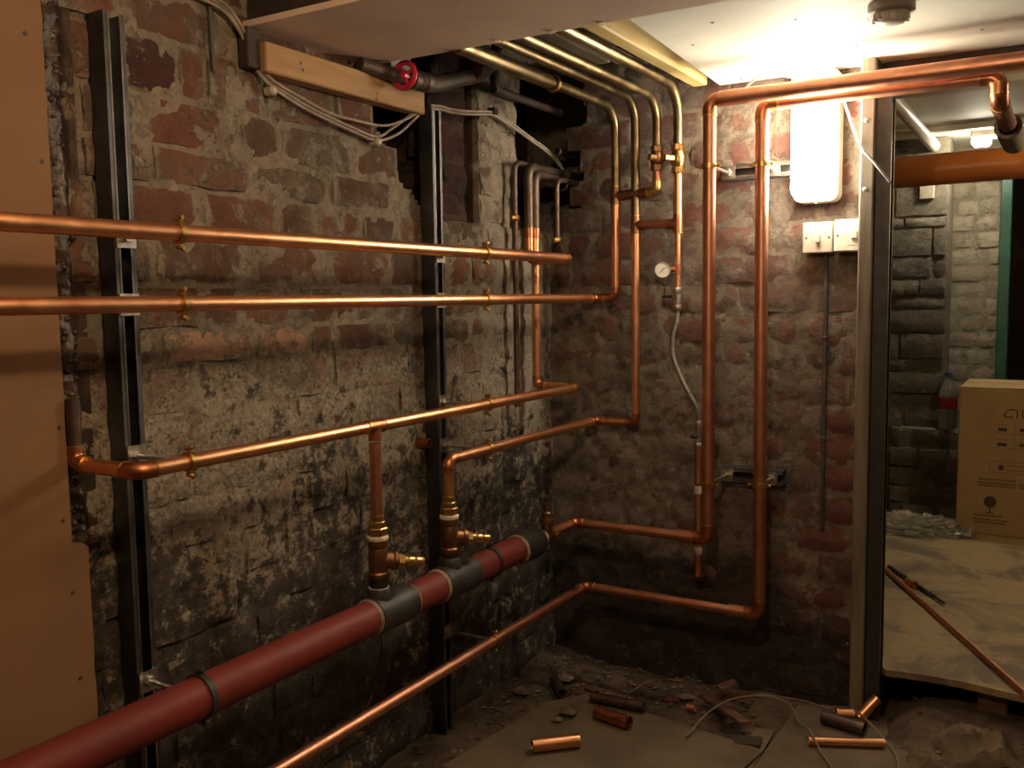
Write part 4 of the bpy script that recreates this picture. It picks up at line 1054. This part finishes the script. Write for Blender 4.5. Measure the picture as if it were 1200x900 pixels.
sheet('board_sheet', [(.770, -.55), (.772, -.36), (.778, .03), (.90, .085), (1.035, .06), (1.10, -.10), (1.10, -.55)], -.046, .010, (.0, 0), 'second brown board sheet on the floor below the doorway post')
sheet('board_sheet', [(.70, -.42), (.715, -.16), (.762, -.15), (.765, -.42)], -.056, .006, (.05, 0), 'narrow grey strip of board between the two larger sheets')
def offcut(a, b, r, m, lab):
    o = thing('pipe_offcut', ((a[0] + b[0]) / 2, (a[1] + b[1]) / 2, min(a[2], b[2]) - r), lab, 'pipe offcut', 'copper offcuts on the floor')
    MB().hollow(a, b, r, .0016, 22).build('tube', m, o)
zt = -.049
offcut((.262, -.573, zt + .0178), (.352, -.488, zt + .0178), .0175, 'copper', 'bright shiny short copper offcut nearest the camera on the board sheet')
offcut((.318, -.318, zt + .0178), (.425, -.335, zt + .0178), .0175, 'copper_fitting', 'reddish copper offcut behind the bright one on the board sheet')
offcut((.262, -.235, zt + .0178), (.420, -.225, zt + .0178), .0145, 'dull_pipe', 'dark tarnished pipe offcut behind the reddish one at the back of the sheet')
offcut((.862, -.055, zt + .022), (.975, -.075, zt + .022), .0175, 'dull_pipe', 'dark tarnished offcut on the second board sheet near the post')
offcut((.860, -.198, zt + .0155), (1.030, -.118, zt + .0155), .0112, 'copper', 'thin copper rod offcut lying across the wire on the second sheet')
offcut((.893, -.028, zt + .026), (.935, -.010, zt + .026), .017, 'copper', 'small copper ring offcut at the foot of the doorway post')
offcut((.950, -.022, zt + .026), (.990, .012, zt + .075), .0145, 'copper', 'short tilted copper offcut leaning at the foot of the doorway post')
offcut((.10, -.16, FZ + .045), (.16, -.22, FZ + .035), .014, 'dull_pipe', 'dark offcut lying in the rubble by the wall corner')
offcut((.505, -.115, FZ + .03), (.528, -.115, FZ + .03), .010, 'copper', 'tiny copper coupling in the rubble by the back wall')
zw = -.043
tag(MB().sweep(spline([(.575, -.31, zw), (.60, -.20, zw + .03), (.645, -.12, zw + .045), (.717, -.065, zw + .045), (.774, -.055, zw + .03), (.815, -.11, zw + .012), (.858, -.183, zw + .032), (.90, -.235, zw + .006), (.938, -.295, zw + .002), (.97, -.38, zw + .002)], 8), .0026, 8).build('loose_wire', 'wire'), 'pale loose wire arching from the first board sheet over to the second', 'wire')
tag(MB().sweep(spline([(.66, .04, zw), (.72, .05, zw), (.79, .055, zw), (.868, .03, zw + .004), (.93, -.01, zw + .034), (.987, -.067, zw + .03), (1.03, -.10, zw + .006), (1.052, -.13, zw + .003), (1.075, -.20, zw + .002), (1.08, -.3, zw + .002)], 8), .0022, 8).build('loose_wire', 'wire'), 'thin wire running along the back wall foot and round the dark offcut', 'wire')
tag(MB().sweep(spline([(.335, -.20, zw), (.35, -.13, zw + .012), (.37, -.08, zw + .018), (.395, -.04, zw + .01)], 8), .0022, 8).build('loose_wire', 'wire'), 'short bent wire poking out of the rubble behind the dark offcut', 'wire')
# scrap wood
def plank(a, b, w_, t, z, lab, m='plank'):
    a = V((*a, z)); b = V((*b, z + .015)); d = (b - a); L = d.length; d.normalize(); s = V((-d.y, d.x, 0)).normalized(); n_ = d.cross(s)
    mb = MB(); mb.extrude([(-w_ / 2, -t / 2), (w_ / 2, -t / 2), (w_ / 2, t / 2), (-w_ / 2, t / 2)], a, s, n_, d, L)
    tag(mb.build('scrap_wood', m), lab, 'wood scrap', 'wood scraps in the rubble')
plank((.53, -.05), (.70, -.20), .030, .010, FZ + .045, 'long dark wood splinter lying in the rubble between the board sheets')
plank((.60, -.02), (.66, -.055), .026, .012, FZ + .055, 'short reddish wood scrap beside the long splinter')
plank((.55, -.27), (.75, -.235), .05, .014, FZ + .018, 'dark wood scrap in the gap beside the first board sheet', 'dark_wood')
plank((.56, .0), (.60, .03), .035, .012, FZ + .05, 'small brown wood scrap close to the back wall')
# crumpled paper
def sack(cx, cy, w_, d_, h_, rot, seed, name, lab):
    mb = MB(); n = 16
    for j in range(n + 1):
        for i in range(n + 1):
            u, v_ = i / n - .5, j / n - .5
            r = 1 - abs(mnoise.noise(V((u * 3.1 + seed, v_ * 3.1, 0)))) * 1.8
            q = 1 - abs(mnoise.noise(V((u * 6.3, v_ * 6.3 + seed, 4)))) * 1.8
            fall = max(0, 1 - (abs(u) * 2) ** 3) * max(0, 1 - (abs(v_) * 2) ** 3)
            x, y = u * w_ * (1 + .2 * mnoise.noise(V((v_ * 4, seed, 1)))), v_ * d_ * (1 + .2 * mnoise.noise(V((u * 4, seed, 2))))
            X_, Y_ = cx + x * math.cos(rot) - y * math.sin(rot), cy + x * math.sin(rot) + y * math.cos(rot)
            mb.v.append(V((X_, Y_, floor_z(X_, Y_) + .004 + h_ * fall * max(0, .25 + .55 * r + .25 * q))))
    for j in range(n):
        for i in range(n): k = j * (n + 1) + i; mb.f.append((k, k + 1, k + n + 2, k + n + 1))
    tag(mb.build(name, 'paper', angle=25), lab, 'paper')
def floor_z(x, y): return ff(x, y)[2]
sack(1.235, -.075, .17, .13, .055, .5, 3.3, 'crumpled_paper', 'crumpled brown paper sack in the bottom right corner')
sack(1.135, -.16, .12, .10, .035, -.3, 8.1, 'crumpled_paper', 'smaller crumpled paper scrap left of the paper sack at the bottom edge')
# rubble: chips too many to count, plus the larger lumps one by one
def lump(mb, c, s, seed, flat=.6):
    c = V(c); k = len(mb.v); pts = [(1, 0, 0), (-1, 0, 0), (0, 1, 0), (0, -1, 0), (0, 0, 1), (0, 0, -1), (.7, .7, .2), (-.7, .6, .3), (.6, -.7, .1), (-.6, -.7, .2)]
    tri = [(0, 6, 4), (6, 2, 4), (2, 7, 4), (7, 1, 4), (1, 9, 4), (9, 3, 4), (3, 8, 4), (8, 0, 4), (6, 0, 5), (2, 6, 5), (7, 2, 5), (1, 7, 5), (9, 1, 5), (3, 9, 5), (8, 3, 5), (0, 8, 5)]
    for i, p in enumerate(pts):
        r = s * (1 + .6 * mnoise.noise(V((seed * 3.1 + i * 1.7, i, seed)))); v_ = V(p) * r; v_.z *= flat
        a_ = seed * 2.4; mb.v.append(c + V((v_.x * math.cos(a_) - v_.y * math.sin(a_), v_.x * math.sin(a_) + v_.y * math.cos(a_), v_.z)))
    mb.f += [tuple(k + i for i in t) for t in tri]
rs = random.Random(5)
def floor_z(x, y): return ff(x, y)[2]
for m, cnt, lab in (('rubble', 420, 'small pale plaster chips and grit scattered over the earth floor'), ('rubble_brick', 160, 'small red brick crumbs scattered over the earth floor')):
    mb = MB()
    for k in range(cnt):
        if rs.random() < .6: x, y = rs.uniform(0, .7), BY - abs(rs.gauss(0, .25)) - .01
        elif rs.random() < .6: x, y = LX + abs(rs.gauss(0, .14)) + .01, rs.uniform(-1.2, .08)
        else: x, y = rs.uniform(.95, 1.5), rs.uniform(-.5, .25)
        s = rs.uniform(.003, .010); lump(mb, (x, y, floor_z(x, y) + s * .3), s, k)
    o = mb.build('rubble_grit', m, angle=20); tag(o, lab, 'rubble', kind='stuff')
big_l = [((.245, -.345), .030, 'rubble', 'largest pale plaster chunk beside the first board sheet'), ((.235, -.385), .016, 'rubble', 'small plaster chunk just in front of the largest one'), ((.17, -.43), .026, 'rubble', 'flat plaster chunk left of the first board sheet'),
         ((.10, -.10), .035, 'rubble', 'dark rubble lump in the wall corner'), ((.20, -.10), .022, 'rubble_brick', 'brick fragment in the rubble near the wall corner'), ((.47, -.03), .022, 'rubble', 'plaster lump near the middle of the back wall foot'),
         ((.43, -.05), .026, 'rubble_brick', 'red brick fragment near the middle of the back wall foot'), ((.545, .03), .028, 'rubble_brick', 'reddish fragment against the back wall behind the wood splinter'), ((.62, -.10), .018, 'rubble', 'plaster bit beside the long wood splinter'),
         ((.87, .065), .022, 'rubble', 'plaster lump beside the foot of the doorway post'), ((.885, .03), .014, 'iron', 'dark stone at the foot of the doorway post'), ((1.06, .19), .016, 'rubble', 'pale pebble on the dirt below the chipboard edge'),
         ((.05, -.27), .03, 'rubble', 'rubble lump at the foot of the left wall'), ((.13, -.29), .02, 'rubble_brick', 'brick fragment at the foot of the left wall')]
for k, ((x, y), s, m, lab) in enumerate(big_l):
    mb = MB(); lump(mb, (0, 0, 0), s, k * 7 + 3, .5)
    zl = min(p.z for p in mb.v); zz = max(floor_z(x, y), -.05 if lab.startswith(('largest', 'small plaster')) else -9)
    for p in mb.v: p += V((x, y, zz - zl - s * .12))
    tag(mb.build('rubble_chunk', m, angle=20), lab, 'rubble', 'rubble lumps on the floor')

# ------------------------------------------------------------------ the cellar's other lamp, hanging out of frame above the photographer's right
hl = thing('hanging_bulb', (1.02, -1.72, 1.66), 'bare warm bulb hanging from the near ceiling out of frame', 'lamp')
MB().cyl((1.02, -1.72, 1.68), (1.02, -1.72, 1.859), .003, 8).build('flex', 'cable', hl)
MB().lathe((1.02, -1.72, 1.64), (0, 0, 1), [(0, .014), (.035, .016), (.045, .006)], 14).build('holder', 'white_plastic', hl)
ld = bpy.data.lights.new('bulb', 'POINT'); ld.energy = LAMP_NEAR; ld.color = (1, .70, .42); ld.shadow_soft_size = .035
lo = bpy.data.objects.new('bulb', ld); COL.objects.link(lo); lo.parent = hl; lo.location = (0, 0, -.065)
fb = thing('hanging_bulb', (1.85, .75, 1.70), 'bare bulb hanging in the far room to the right of the doorway, out of frame', 'lamp')
MB().cyl((1.85, .75, 1.77), (1.85, .75, 1.799), .003, 8).build('flex', 'cable', fb)
MB().lathe((1.85, .75, 1.735), (0, 0, 1), [(0, .014), (.030, .016), (.036, .006)], 14).build('holder', 'white_plastic', fb)
ld = bpy.data.lights.new('bulb', 'POINT'); ld.energy = LAMP_BEYOND; ld.color = (1, .76, .46); ld.shadow_soft_size = .035
lo = bpy.data.objects.new('bulb', ld); COL.objects.link(lo); lo.parent = fb; lo.location = (0, 0, -.005)
# pipe stub and an added ceiling patch on the left wall
o = thing('pipe_stub', (-.02, -.598, .72), 'short cut pipe stub poking from the wall just left of the middle strut', 'pipe stub')
MB().hollow((-.012, -.612, .732), (-.075, -.612, .732), .0125, .003).build('tube', 'copper_fitting', o)
tag(MB().bbox((-.036, -.725, 1.632), (-.020, -.640, 1.70), .003).build('ceiling_patch', 'ceiling_paint'), 'small added pale patch for the ceiling gap behind the red hand wheel under the beam', 'plaster')  # added board standing in for ceiling seen through the gap
